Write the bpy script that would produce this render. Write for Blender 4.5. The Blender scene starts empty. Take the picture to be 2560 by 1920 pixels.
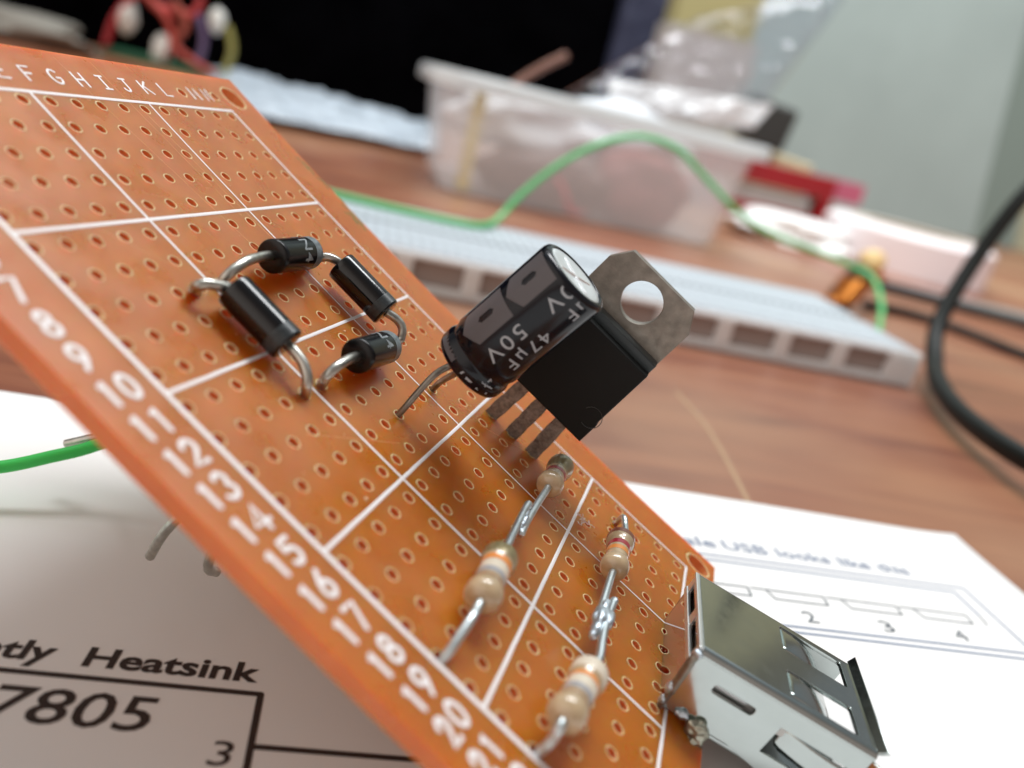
import bpy, bmesh, math, random
from mathutils import Vector, Matrix, noise
random.seed(7)
S = 0.001                      # everything below is written in millimetres
C = bpy.context.scene.collection
sc = bpy.context.scene

# ------------------------------------------------------------------ camera
cam_d = bpy.data.cameras.new("camera")
cam = bpy.data.objects.new("camera", cam_d); C.objects.link(cam)
R_cw = Matrix(((0.96406046, -0.13521454, 0.22870168),
               (0.16766216, -0.35813182, -0.91849388),
               (0.20609908, 0.92382825, -0.32259036)))   # world -> (right, down, forward)
right, down, fwd = Vector(R_cw[0]), Vector(R_cw[1]), Vector(R_cw[2])
mw = Matrix((right, -down, -fwd)).transposed().to_4x4()
mw.translation = Vector((0, 0, 44)) * S
cam.matrix_world = mw
cam_d.sensor_fit = 'HORIZONTAL'
cam_d.sensor_width = 6.17
cam_d.lens = 6.17 * 2119.63 / 2560
cam_d.clip_start = 0.002
cam_d.clip_end = 20
cam_d.dof.use_dof = True
cam_d.dof.focus_distance = 0.0695
cam_d.dof.aperture_fstop = 3.5
sc.camera = cam

# ------------------------------------------------------------------ light
world = bpy.data.worlds.new("World"); sc.world = world; world.use_nodes = True
wn, wl = world.node_tree.nodes, world.node_tree.links
bg = wn['Background']; bg.inputs['Strength'].default_value = 1.0
tc = wn.new('ShaderNodeTexCoord')
dotn = wn.new('ShaderNodeVectorMath'); dotn.operation = 'DOT_PRODUCT'
dotn.inputs[1].default_value = Vector((0.12, 0.66, 0.74)).normalized()
wl.new(tc.outputs['Generated'], dotn.inputs[0])
rmp = wn.new('ShaderNodeValToRGB')
rmp.color_ramp.elements[0].position = 0.0; rmp.color_ramp.elements[0].color = (0.42, 0.345, 0.31, 1)
rmp.color_ramp.elements[1].position = 1.0; rmp.color_ramp.elements[1].color = (1.15, 1.2, 1.25, 1)
for p_, c_ in ((0.42, (0.225, 0.20, 0.185, 1)), (0.74, (0.235, 0.26, 0.275, 1)), (0.88, (1.0, 1.07, 1.12, 1))):
    e_ = rmp.color_ramp.elements.new(p_); e_.color = c_
# the room's other window, low on the left
dot2 = wn.new('ShaderNodeVectorMath'); dot2.operation = 'DOT_PRODUCT'
dot2.inputs[1].default_value = Vector((-0.80, -0.42, 0.42)).normalized()
wl.new(tc.outputs['Generated'], dot2.inputs[0])
rm2 = wn.new('ShaderNodeValToRGB')
rm2.color_ramp.elements[0].position = 0.62; rm2.color_ramp.elements[0].color = (0, 0, 0, 1)
rm2.color_ramp.elements[1].position = 0.90; rm2.color_ramp.elements[1].color = (0.80, 0.74, 0.68, 1)
wl.new(dot2.outputs['Value'], rm2.inputs['Fac'])
addn = wn.new('ShaderNodeMix'); addn.data_type = 'RGBA'; addn.blend_type = 'ADD'; addn.inputs['Factor'].default_value = 1.0
addn.clamp_result = False
wl.new(dotn.outputs['Value'], rmp.inputs['Fac']); wl.new(rmp.outputs['Color'], addn.inputs['A']); wl.new(rm2.outputs['Color'], addn.inputs['B'])
wl.new(addn.outputs['Result'], bg.inputs['Color'])

ld = bpy.data.lights.new("window_light", 'AREA'); ld.shape = 'RECTANGLE'; ld.size = 0.85; ld.size_y = 0.30
ld.energy = 14.8; ld.color = (0.985, 1.0, 1.0)
lo = bpy.data.objects.new("window_light", ld); C.objects.link(lo)
tgt = Vector((20, 60, 20)) * S; kd = Vector((0.177, 0.545, 1.166)).normalized()
kx = Vector((-0.80, 0.35, 0.49)); kx = (kx - kd * kx.dot(kd)).normalized(); ky = kd.cross(kx)
lm_ = Matrix((kx, ky, kd)).transposed().to_4x4(); lm_.translation = tgt + kd * 1.25
lo.matrix_world = lm_
# added fill spot above and behind the camera, brightening cabinet and backdrop; unseen source
l2 = bpy.data.lights.new("backdrop_fill_spot", 'SPOT'); l2.energy = 52; l2.shadow_soft_size = .12; l2.spot_size = math.radians(62); l2.spot_blend = .9; l2.color = (.95, 1, 1)
o2_ = bpy.data.objects.new("backdrop_fill_spot", l2); C.objects.link(o2_); o2_.location = (.05, -.35, 1.0)
o2_.rotation_euler = (Vector((.05, -.35, 1.0)) - Vector((.46, .85, .14))).to_track_quat('Z', 'Y').to_euler()

sc.view_settings.view_transform = 'Standard'; sc.view_settings.look = 'None'
sc.view_settings.exposure = 0; sc.view_settings.gamma = 1
sc.cycles.max_bounces = 10; sc.cycles.transparent_max_bounces = 16
sc.cycles.caustics_reflective = False; sc.cycles.caustics_refractive = False

# ------------------------------------------------------------------ materials
def mat(name, col=(.5, .5, .5), rough=.5, metal=0, spec=.5, coat=0, coat_rough=.1, trans=0, alpha=1, sss=0, sss_r=(1, .4, .2), sss_scale=1,
        var=0, var_scale=1.0, bump=0, bump_scale=1.0, var_col=None, rough_var=0, stretch=(1, 1, 1), ior=1.5):
    m = bpy.data.materials.new(name); m.use_nodes = True
    n, l = m.node_tree.nodes, m.node_tree.links; b = n['Principled BSDF']
    b.inputs['Base Color'].default_value = (*col, 1); b.inputs['Roughness'].default_value = rough
    b.inputs['Metallic'].default_value = metal; b.inputs['Specular IOR Level'].default_value = spec
    b.inputs['Coat Weight'].default_value = coat; b.inputs['Coat Roughness'].default_value = coat_rough
    b.inputs['Transmission Weight'].default_value = trans; b.inputs['Alpha'].default_value = alpha
    b.inputs['IOR'].default_value = ior
    if sss:
        b.inputs['Subsurface Weight'].default_value = sss
        b.inputs['Subsurface Radius'].default_value = sss_r
        b.inputs['Subsurface Scale'].default_value = sss_scale * S
    if var or bump or rough_var:
        t = n.new('ShaderNodeTexCoord'); mp = n.new('ShaderNodeMapping')
        mp.inputs['Scale'].default_value = tuple(1000 * s for s in stretch)
        l.new(t.outputs['Object'], mp.inputs['Vector'])
    if var:
        nz = n.new('ShaderNodeTexNoise'); nz.inputs['Scale'].default_value = var_scale; nz.inputs['Detail'].default_value = 6
        nz.inputs['Roughness'].default_value = .6
        l.new(mp.outputs[0], nz.inputs['Vector'])
        cr = n.new('ShaderNodeValToRGB'); vc = var_col or tuple(c * (1 - var) for c in col)
        cr.color_ramp.elements[0].position = .35; cr.color_ramp.elements[0].color = (*vc, 1)
        cr.color_ramp.elements[1].position = .65; cr.color_ramp.elements[1].color = (*col, 1)
        l.new(nz.outputs['Fac'], cr.inputs['Fac']); l.new(cr.outputs['Color'], b.inputs['Base Color'])
    if rough_var:
        n3 = n.new('ShaderNodeTexNoise'); n3.inputs['Scale'].default_value = var_scale * 1.7; n3.inputs['Detail'].default_value = 5
        l.new(mp.outputs[0], n3.inputs['Vector'])
        mr = n.new('ShaderNodeMapRange'); mr.inputs['From Min'].default_value = .3; mr.inputs['From Max'].default_value = .7
        mr.inputs['To Min'].default_value = max(0, rough - rough_var); mr.inputs['To Max'].default_value = min(1, rough + rough_var)
        l.new(n3.outputs['Fac'], mr.inputs['Value']); l.new(mr.outputs[0], b.inputs['Roughness'])
    if bump:
        n2 = n.new('ShaderNodeTexNoise'); n2.inputs['Scale'].default_value = bump_scale; n2.inputs['Detail'].default_value = 5
        l.new(mp.outputs[0], n2.inputs['Vector'])
        bp = n.new('ShaderNodeBump'); bp.inputs['Distance'].default_value = bump * S; bp.inputs['Strength'].default_value = 1
        l.new(n2.outputs['Fac'], bp.inputs['Height']); l.new(bp.outputs[0], b.inputs['Normal'])
    return m

M_board = mat('phenolic_board', (.475, .150, .009), .33, spec=.6, sss=.9, sss_r=(5.0, .6, .05), sss_scale=1.0, var=1, var_scale=.16,
              var_col=(.41, .118, .006), bump=.004, bump_scale=2.5, rough_var=.10)
M_wallred = mat('hole_wall', (.62, .235, .07), .6, sss=.5, sss_r=(3, .6, .12), sss_scale=1)
M_rim = mat('punched_rim', (.88, .60, .30), .5, sss=.3, sss_r=(1, .4, .15), sss_scale=.4, var=.35, var_scale=2.2)
M_silk = mat('white_ink', (.86, .82, .82), .45)
M_lead = mat('tinned_lead', (.56, .55, .50), .32, metal=1, bump=.01, bump_scale=3, var=.3, var_scale=1.5)
M_leadblue = mat('bright_lead', (.66, .73, .75), .38, metal=1, bump=.006, bump_scale=3, var=.2, var_scale=1.5)
M_leaddark = mat('dark_lead', (.30, .27, .23), .4, metal=1, bump=.01, bump_scale=3, var=.3, var_scale=1.5)
M_solder = mat('solder', (.52, .58, .63), .42, metal=1, bump=.05, bump_scale=3)
M_flux = mat('solder_flux', (.50, .51, .42), .3, metal=.8, bump=.15, bump_scale=1.3, var=.4, var_scale=1)
M_epoxy = mat('black_epoxy', (.003, .003, .004), .22, spec=.35, bump=.003, bump_scale=6)
M_epoxyg = mat('black_gloss_epoxy', (.003, .003, .004), .1, spec=.55, bump=.004, bump_scale=2.5)
M_mould = mat('matte_mould', (.006, .007, .007), .55, spec=.22, bump=.006, bump_scale=8)
M_strip = mat('mould_step', (.02, .03, .034), .4, spec=.6)
M_grey = mat('grey_ink', (.32, .36, .38), .45, var=.5, var_scale=3)
M_band2 = mat('cathode_dark', (.035, .045, .05), .35, var=.6, var_scale=2.5)
M_band = mat('cathode_grey', (.22, .26, .28), .4, var=.6, var_scale=2.5)
M_tab = mat('tab_metal', (.30, .275, .24), .5, metal=.75, var=.3, var_scale=.8, bump=.02, bump_scale=5, rough_var=.1)
M_pin = mat('tinned_pin', (.34, .29, .25), .55, metal=.5, var=.55, var_scale=2.0, bump=.09, bump_scale=3)
M_sleeve = mat('black_sleeve', (.003, .004, .008), .15, spec=.32, coat=0)
M_stripe = mat('stripe_ink', (.105, .102, .112), .4, spec=.25, coat=.1, coat_rough=.1)
M_captext = mat('sleeve_text', (.36, .40, .44), .35)
M_can = mat('aluminium_can', (.88, .91, .93), .42, metal=.9)
M_rubber = mat('rubber_bung', (.015, .015, .015), .7)
M_res = mat('resistor_beige', (.54, .40, .24), .3, spec=.5, coat=1, coat_rough=.05, var=.2, var_scale=1.2)
M_bred = mat('band_red', (.38, .02, .04), .3, coat=.5); M_bor = mat('band_orange', (.75, .27, .06), .3, coat=.5)
M_bbr = mat('band_brown', (.22, .07, .04), .3, coat=.5); M_bgrey = mat('band_grey', (.34, .34, .36), .3, coat=.5)
M_bwhite = mat('band_white', (.70, .62, .50), .3, coat=.5); M_bgold = mat('band_gold', (.30, .25, .13), .3, metal=.4, coat=.5)
M_usb = mat('nickel_shell', (.47, .52, .51), .13, metal=1, var=.05, var_scale=.5, bump=.0015, bump_scale=1.2, rough_var=.03)
M_usb2 = mat('nickel_seam', (.78, .80, .80), .36, metal=1)
M_usbin = mat('connector_plastic', (.75, .76, .74), .45)
M_green = mat('green_insulation', (.05, .66, .12), .35, spec=.5, bump=.01, bump_scale=2)
M_mint = mat('green_wire_far', (.10, .58, .20), .35, spec=.7)
M_blackcable = mat('black_cable', (.003, .005, .004), .5, spec=.3)
M_ink = mat('printer_ink', (.035, .022, .018), .7, var=.4, var_scale=4)
M_inkfaint = mat('printer_ink_blue', (.17, .22, .33), .7)
M_inkgrey = mat('printer_ink_grey', (.08, .10, .12), .7)

# ------------------------------------------------------------------ mesh helpers (mm)
def link_mesh(name, me, m, parent=None, smooth=True, flat_angle=None):
    o = bpy.data.objects.new(name, me); C.objects.link(o)
    if m:
        me.materials.clear(); me.materials.append(m)
    if smooth:
        for p in me.polygons: p.use_smooth = True
        if flat_angle:
            try: me.set_sharp_from_angle(angle=math.radians(flat_angle))
            except Exception: pass
    if parent: o.parent = parent
    return o

class MB:
    def __init__(s): s.v = []; s.f = []
    def add(s, vs, fs):
        b = len(s.v); s.v += [tuple(x) for x in vs]; s.f += [tuple(i + b for i in f) for f in fs]
    def box(s, x0, x1, y0, y1, z0, z1):
        s.add([(x0, y0, z0), (x1, y0, z0), (x1, y1, z0), (x0, y1, z0), (x0, y0, z1), (x1, y0, z1), (x1, y1, z1), (x0, y1, z1)],
              [(0, 3, 2, 1), (4, 5, 6, 7), (0, 1, 5, 4), (1, 2, 6, 5), (2, 3, 7, 6), (3, 0, 4, 7)])
    def tube(s, pts, r, seg=14, cap=True, squash=None, smooth=4):
        pts = [Vector(p) for p in pts]
        if smooth and len(pts) > 2: pts = spline(pts, smooth)
        rs = r if isinstance(r, (list, tuple)) else [r] * len(pts)
        if len(rs) != len(pts): rs = [rs[min(len(rs) - 1, int(round(i * (len(rs) - 1) / (len(pts) - 1))))] for i in range(len(pts))]
        t0 = (pts[1] - pts[0]).normalized()
        nrm = Vector((0, 0, 1)) if squash else (t0.orthogonal().normalized())
        rings = []
        full = list(zip(pts, rs))
        if cap:      # rounded ends
            ex = []
            for a in (0.0, .35, .75): ex.append((pts[0] - t0 * rs[0] * (1 - a) * (1 if squash else .45), rs[0] * math.sqrt(max(.02, 1 - (1 - a) ** 2))))
            te = (pts[-1] - pts[-2]).normalized()
            exe = []
            for a in (.75, .35, 0.0): exe.append((pts[-1] + te * rs[-1] * (1 - a) * (1 if squash else .45), rs[-1] * math.sqrt(max(.02, 1 - (1 - a) ** 2))))
            full = ex + full + exe
        P_ = [p for p, _ in full]
        for i, (p, rr) in enumerate(full):
            a = P_[max(0, i - 1)]; b = P_[min(len(P_) - 1, i + 1)]
            t = (b - a).normalized() if (b - a).length > 1e-9 else t0
            if squash: n1 = t.cross(Vector((0, 0, 1))).normalized(); n2 = Vector((0, 0, 1))
            else:
                nrm = (nrm - t * nrm.dot(t))
                nrm = nrm.normalized() if nrm.length > 1e-6 else t.orthogonal().normalized()
                n1 = nrm; n2 = t.cross(n1)
            rings.append([p + n1 * math.cos(2 * math.pi * k / seg) * rr + n2 * math.sin(2 * math.pi * k / seg) * (squash * (rr / max(rs)) if squash else rr) for k in range(seg)])
        vs = [v for rg in rings for v in rg]; n = len(rings); fs = []
        for i in range(n - 1):
            for k in range(seg):
                k2 = (k + 1) % seg; fs.append((i * seg + k, i * seg + k2, (i + 1) * seg + k2, (i + 1) * seg + k))
        fs.append(tuple(range(seg - 1, -1, -1))); fs.append(tuple((n - 1) * seg + k for k in range(seg)))
        s.add(vs, fs)
    def lathe(s, prof, a, b, seg=40, cap=True):
        """prof: (t along a->b in mm from a, radius)"""
        a = Vector(a); d = (Vector(b) - a).normalized(); n1 = d.orthogonal().normalized(); n2 = d.cross(n1)
        vs = []; fs = []
        for t, r in prof:
            for k in range(seg):
                an = 2 * math.pi * k / seg; vs.append(a + d * t + (n1 * math.cos(an) + n2 * math.sin(an)) * max(r, .001))
        for i in range(len(prof) - 1):
            for k in range(seg):
                k2 = (k + 1) % seg; fs.append((i * seg + k, i * seg + k2, (i + 1) * seg + k2, (i + 1) * seg + k))
        if cap:
            fs.append(tuple(range(seg - 1, -1, -1))); fs.append(tuple((len(prof) - 1) * seg + k for k in range(seg)))
        s.add(vs, fs)
    def blob(s, c, r, lump=.25, seed=0, sx=1, sy=1, sz=1, rings=12, seg=18):
        c = Vector(c); vs = []; fs = []
        for i in range(rings + 1):
            th = math.pi * i / rings
            for k in range(seg):
                ph = 2 * math.pi * k / seg; d = Vector((math.sin(th) * math.cos(ph), math.sin(th) * math.sin(ph), math.cos(th)))
                rr = r * (1 + lump * noise.noise(d * 1.6 + Vector((seed * 3.7, seed, 0))))
                vs.append(c + Vector((d.x * sx, d.y * sy, d.z * sz)) * rr)
        for i in range(rings):
            for k in range(seg):
                k2 = (k + 1) % seg; fs.append((i * seg + k, (i + 1) * seg + k, (i + 1) * seg + k2, i * seg + k2))
        s.add(vs, fs)
    def build(s, name, m, parent=None, smooth=True, flat=40, fn=None):
        me = bpy.data.meshes.new(name)
        vs = [fn(Vector(v)) for v in s.v] if fn else s.v
        me.from_pydata([(v[0] * S, v[1] * S, v[2] * S) for v in vs], [], s.f); me.validate(); me.update()
        return link_mesh(name, me, m, parent, smooth, flat)

def spline(pts, n):
    out = []
    for i in range(len(pts) - 1):
        p0 = pts[max(0, i - 1)]; p1 = pts[i]; p2 = pts[i + 1]; p3 = pts[min(len(pts) - 1, i + 2)]
        for k in range(n):
            t = k / n
            out.append(.5 * ((2 * p1) + (p2 - p0) * t + (2 * p0 - 5 * p1 + 4 * p2 - p3) * t * t + (3 * p1 - p0 - 3 * p2 + p3) * t ** 3))
    out.append(pts[-1]); return out

def plate_mesh(loops, thick, bevel=0.0, M=None, res=2):
    """filled 2D outline (first loop) with holes, extruded; returned in mm as MB"""
    cu = bpy.data.curves.new('tmp', 'CURVE'); cu.dimensions = '2D'; cu.fill_mode = 'BOTH'
    cu.extrude = max(1e-5, thick / 2 - bevel); cu.bevel_depth = bevel; cu.bevel_resolution = res; cu.offset = -bevel
    for lp in loops:
        sp = cu.splines.new('POLY'); sp.points.add(len(lp) - 1); sp.use_cyclic_u = True
        for i, (x, y) in enumerate(lp): sp.points[i].co = (x, y, 0, 1)
    o = bpy.data.objects.new('tmp', cu); C.objects.link(o)
    dg = bpy.context.evaluated_depsgraph_get(); me = bpy.data.meshes.new_from_object(o.evaluated_get(dg))
    mb = MB(); M = M or Matrix.Identity(4)
    mb.add([M @ v.co for v in me.vertices], [tuple(p.vertices) for p in me.polygons])
    bpy.data.objects.remove(o); bpy.data.curves.remove(cu); bpy.data.meshes.remove(me)
    return mb

def circle(cx, cy, r, n=32, ry=None): return [(cx + r * math.cos(2 * math.pi * i / n), cy + (ry or r) * math.sin(2 * math.pi * i / n)) for i in range(n)]
def rrect(x0, x1, y0, y1, r, n=5):
    o = []
    for cx, cy, a0 in ((x1 - r, y1 - r, 0), (x0 + r, y1 - r, 90), (x0 + r, y0 + r, 180), (x1 - r, y0 + r, 270)):
        for i in range(n + 1):
            a = math.radians(a0 + 90 * i / n); o.append((cx + r * math.cos(a), cy + r * math.sin(a)))
    return o

def text_mb(body, bold=0.0, shear=0.0, spacing=1.0, thick=.03, res=3, fine=False):
    """text as MB in a box 0..w x 0..h normalised to cap height 1 (returns mb, w)"""
    cu = bpy.data.curves.new('tmp', 'FONT'); cu.body = body; cu.size = 1; cu.shear = shear; cu.offset = bold
    cu.space_character = spacing; cu.extrude = thick / 2; cu.resolution_u = res
    o = bpy.data.objects.new('tmp', cu); C.objects.link(o)
    dg = bpy.context.evaluated_depsgraph_get(); me = bpy.data.meshes.new_from_object(o.evaluated_get(dg))
    if fine:
        bm_ = bmesh.new(); bm_.from_mesh(me); bmesh.ops.triangulate(bm_, faces=bm_.faces)
        for _ in range(5):
            ee = [e for e in bm_.edges if e.calc_length() > .12]
            if not ee: break
            bmesh.ops.subdivide_edges(bm_, edges=ee, cuts=1); bmesh.ops.triangulate(bm_, faces=bm_.faces)
        bm_.to_mesh(me); bm_.free()
    xs = [v.co.x for v in me.vertices]
    mb = MB(); x0, x1 = min(xs), max(xs); cap = .70
    mb.add([((v.co.x - x0) / cap, v.co.y / cap, v.co.z) for v in me.vertices], [tuple(p.vertices) for p in me.polygons])
    bpy.data.objects.remove(o); bpy.data.curves.remove(cu); bpy.data.meshes.remove(me)
    return mb, (x1 - x0) / cap

def tag(o, label, cat, group=None, kind=None):
    if kind: o['kind'] = kind
    if label: o['label'] = label
    if cat: o['category'] = cat
    if group: o['group'] = group
    return o
def thing(name, label, cat, group=None, mtx=None, loc=(0, 0, 0)):
    o = bpy.data.objects.new(name, None); C.objects.link(o); o.empty_display_size = .002
    m = (mtx or Matrix.Identity(4)).copy()
    off = Matrix.Translation(Vector(loc) * S); o.matrix_world = m @ off
    return tag(o, label, cat, group)

# ------------------------------------------------------------------ setting: table, wall
def wood():
    m = bpy.data.materials.new('table_wood'); m.use_nodes = True; n, l = m.node_tree.nodes, m.node_tree.links; b = n['Principled BSDF']
    t = n.new('ShaderNodeTexCoord'); mp = n.new('ShaderNodeMapping'); mp.inputs['Scale'].default_value = (5, 26, 20)
    mp.inputs['Rotation'].default_value = (0, 0, math.radians(-14))
    l.new(t.outputs['Object'], mp.inputs['Vector'])
    nz = n.new('ShaderNodeTexNoise'); nz.inputs['Scale'].default_value = 2.2; nz.inputs['Detail'].default_value = 8; nz.inputs['Distortion'].default_value = 1.2
    l.new(mp.outputs[0], nz.inputs['Vector'])
    cr = n.new('ShaderNodeValToRGB'); e = cr.color_ramp.elements
    e[0].position = .30; e[0].color = (.145, .036, .018, 1); e[1].position = .74; e[1].color = (.36, .145, .068, 1)
    k = e.new(.5); k.color = (.27, .092, .043, 1)
    l.new(nz.outputs['Fac'], cr.inputs['Fac'])
    # fine fibres
    mp2 = n.new('ShaderNodeMapping'); mp2.inputs['Scale'].default_value = (40, 900, 200); mp2.inputs['Rotation'].default_value = (0, 0, math.radians(-14))
    l.new(t.outputs['Object'], mp2.inputs['Vector'])
    n2 = n.new('ShaderNodeTexNoise'); n2.inputs['Scale'].default_value = 1.5; n2.inputs['Detail'].default_value = 4; l.new(mp2.outputs[0], n2.inputs['Vector'])
    mx = n.new('ShaderNodeMix'); mx.data_type = 'RGBA'; mx.blend_type = 'OVERLAY'; mx.inputs['Factor'].default_value = .22
    l.new(cr.outputs['Color'], mx.inputs['A']); l.new(n2.outputs['Fac'], mx.inputs['B'])
    # worn pale patches
    n4 = n.new('ShaderNodeTexNoise'); n4.inputs['Scale'].default_value = 9; n4.inputs['Detail'].default_value = 3; l.new(t.outputs['Object'], n4.inputs['Vector'])
    cr4 = n.new('ShaderNodeMapRange'); cr4.inputs['From Min'].default_value = .48; cr4.inputs['From Max'].default_value = .7; cr4.inputs['To Max'].default_value = .75
    l.new(n4.outputs['Fac'], cr4.inputs['Value'])
    mx3 = n.new('ShaderNodeMix'); mx3.data_type = 'RGBA'; mx3.inputs['B'].default_value = (.46, .27, .15, 1)
    l.new(cr4.outputs[0], mx3.inputs['Factor']); l.new(mx.outputs['Result'], mx3.inputs['A'])
    l.new(mx3.outputs['Result'], b.inputs['Base Color'])
    b.inputs['Roughness'].default_value = .36; b.inputs['Specular IOR Level'].default_value = .8
    bp = n.new('ShaderNodeBump'); bp.inputs['Distance'].default_value = .00008; l.new(n2.outputs['Fac'], bp.inputs['Height']); l.new(bp.outputs[0], b.inputs['Normal'])
    return m
mb = MB(); mb.box(-900, 1300, -350, 1500, -25, 0)
tag(mb.build('table_top', wood(), smooth=False), None, None, kind='structure')
# scratches worn into the varnish: shallow pale strokes
mb = MB()
for pts, r in (([(60.5, 137), (60.8, 125), (59.5, 112), (56.6, 94.6)], .42),):
    mb.tube([(x, y, .03) for x, y in pts], r, seg=8, squash=.04)
tag(mb.build('table_scratches', mat('scratch', (.40, .25, .14), .6)), 'pale worn scratch lines across the reddish wooden table', 'scratches', kind='stuff')

mb = MB(); mb.box(-1400, 1800, 1500, 1520, -300, 1400)
tag(mb.build('wall', mat('wall_paint', (.36, .40, .37), .8), smooth=False), None, None, kind='structure')

# ------------------------------------------------------------------ printed sheet
PX0, PX1, PY0, PY1 = -122, 87.5, -110, 93.5
sheet = thing('paper_sheet', 'white printed sheet with a circuit diagram, lying flat under the slanted orange board', 'paper')
nx, ny = 84, 80; mb = MB(); vs = []
def sheet_z(x, y):
    e = max(0, (y - 84) / 9.5); e2 = max(0, (x - 80) / 7.5)
    return .25 + .45 * e * e * (.6 + .4 * math.sin(x * .045)) + .3 * e2 * e2 + .10 * (math.sin(x * .05) * math.cos(y * .06) + 1)
for j in range(ny + 1):
    for i in range(nx + 1):
        x = PX0 + (PX1 - PX0) * i / nx; y = PY0 + (PY1 - PY0) * j / ny; vs.append((x, y, sheet_z(x, y)))
fs = [(j * (nx + 1) + i, j * (nx + 1) + i + 1, (j + 1) * (nx + 1) + i + 1, (j + 1) * (nx + 1) + i) for j in range(ny) for i in range(nx)]
mb.add(vs, fs)
o = mb.build('page', mat('paper', (.86, .86, .855), .85, spec=.2, bump=.02, bump_scale=.35), sheet)
sm = o.modifiers.new('s', 'SOLIDIFY'); sm.thickness = .1 * S; sm.offset = -1
def on_sheet(v): return Vector((v.x, v.y, sheet_z(v.x, v.y) + .02 + v.z))
def ptext(name, body, x0, x1, y0, h, m, bold=0, shear=0, spacing=1.0, stretch=True):
    t, w = text_mb(body, bold, shear, spacing, thick=.02)
    sx = (x1 - x0) / w if stretch else h
    for i, v in enumerate(t.v): t.v[i] = (x0 + v[0] * sx, y0 + v[1] * h, (v[2] + .01))
    return t.build(name, m, sheet, smooth=False, fn=on_sheet)
def plines(name, segs, w, m):
    b = MB()
    for (x0, y0), (x1, y1) in segs:
        n = max(2, int(math.hypot(x1 - x0, y1 - y0) / 2))
        b.tube([(x0 + (x1 - x0) * i / n, y0 + (y1 - y0) * i / n, .01) for i in range(n + 1)], w, seg=6, squash=.012, smooth=0)
    return b.build(name, m, sheet, fn=on_sheet)
ptext('heading_text', 'Heatsink', -13.4, -1.5, 51.2, 1.95, M_ink, bold=.026, shear=.06)
ptext('heading_text', 'Slightly', -24.6, -15.3, 51.3, 1.95, M_ink, bold=.026, shear=.06)
plines('chip_outline', [((-44, 50.1), (-1.1, 50.0)), ((-1.1, 50), (-1.0, 20)), ((-.9, 45.1), (16, 45.1)), ((16, 45.1), (16, 20))], .24, M_ink)
ptext('chip_number_text', '7805', -17.6, -7.6, 45.6, 3.15, M_ink, shear=.12, bold=.008)
ptext('pin_number_text', '3', -3.6, -2.1, 43.3, 2.1, M_ink, shear=.1)
for wd_, xa, xb in (('Female', 36.0, 46.3), ('USB', 47.3, 53.0), ('looks', 54.3, 61.3), ('like', 62.6, 66.8), ('this', 67.9, 72.2)): ptext('connector_heading_text', wd_, xa, xb, 80.6, 1.9, M_inkfaint, bold=.012)
plines('connector_outline', [((28, 78.6), (78.5, 79.1)), ((78.5, 79.1), (78.5, 65.6)), ((78.5, 65.6), (28, 65.6)), ((28, 65.6), (28, 78.6)),
                             ((29, 77.6), (76.3, 77.9)), ((76.3, 77.9), (76.3, 73.2)), ((28.5, 66.5), (78, 66.7))], .16, M_inkfaint)
pc = []
for k in range(4):
    x = 39.8 + k * 9.15
    pc += [((x, 72.9), (x + .5, 71.3)), ((x + .5, 71.3), (x + 6.8, 71.3)), ((x + 6.8, 71.3), (x + 7, 72.9)), ((x - 1.7, 72.9), (x + 7, 72.9))]
pc += [((76.3, 73.2), (76, 71.4))]
plines('contact_outline', pc, .11, M_inkgrey)
for k, ch in enumerate('1234'):
    ptext('contact_number_text', ch, 42.3 + k * 9.15, 43.7 + k * 9.15, 67.7, 1.9, M_inkgrey)

# ------------------------------------------------------------------ the board frame
P = 2.54
Rb = Matrix(((0.39758782, -0.79796594, 0.45296068), (0.9174078, 0.35481827, -0.18018582), (-0.01693693, 0.48719027, 0.8731316)))
BM_ = Rb.to_4x4(); BM_.translation = Vector((-29.50965629, 55.40016845, 35.77035402)) * S
def bend(y): return .6826 * ((y + 32) / 32) ** 2
def bpt(u, v, z=0): return Vector((u * P, -v * P, z + bend(-v * P)))       # column/row units -> board millimetres
def bendv(v): return Vector((v.x, v.y, v.z + bend(v.y)))

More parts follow.
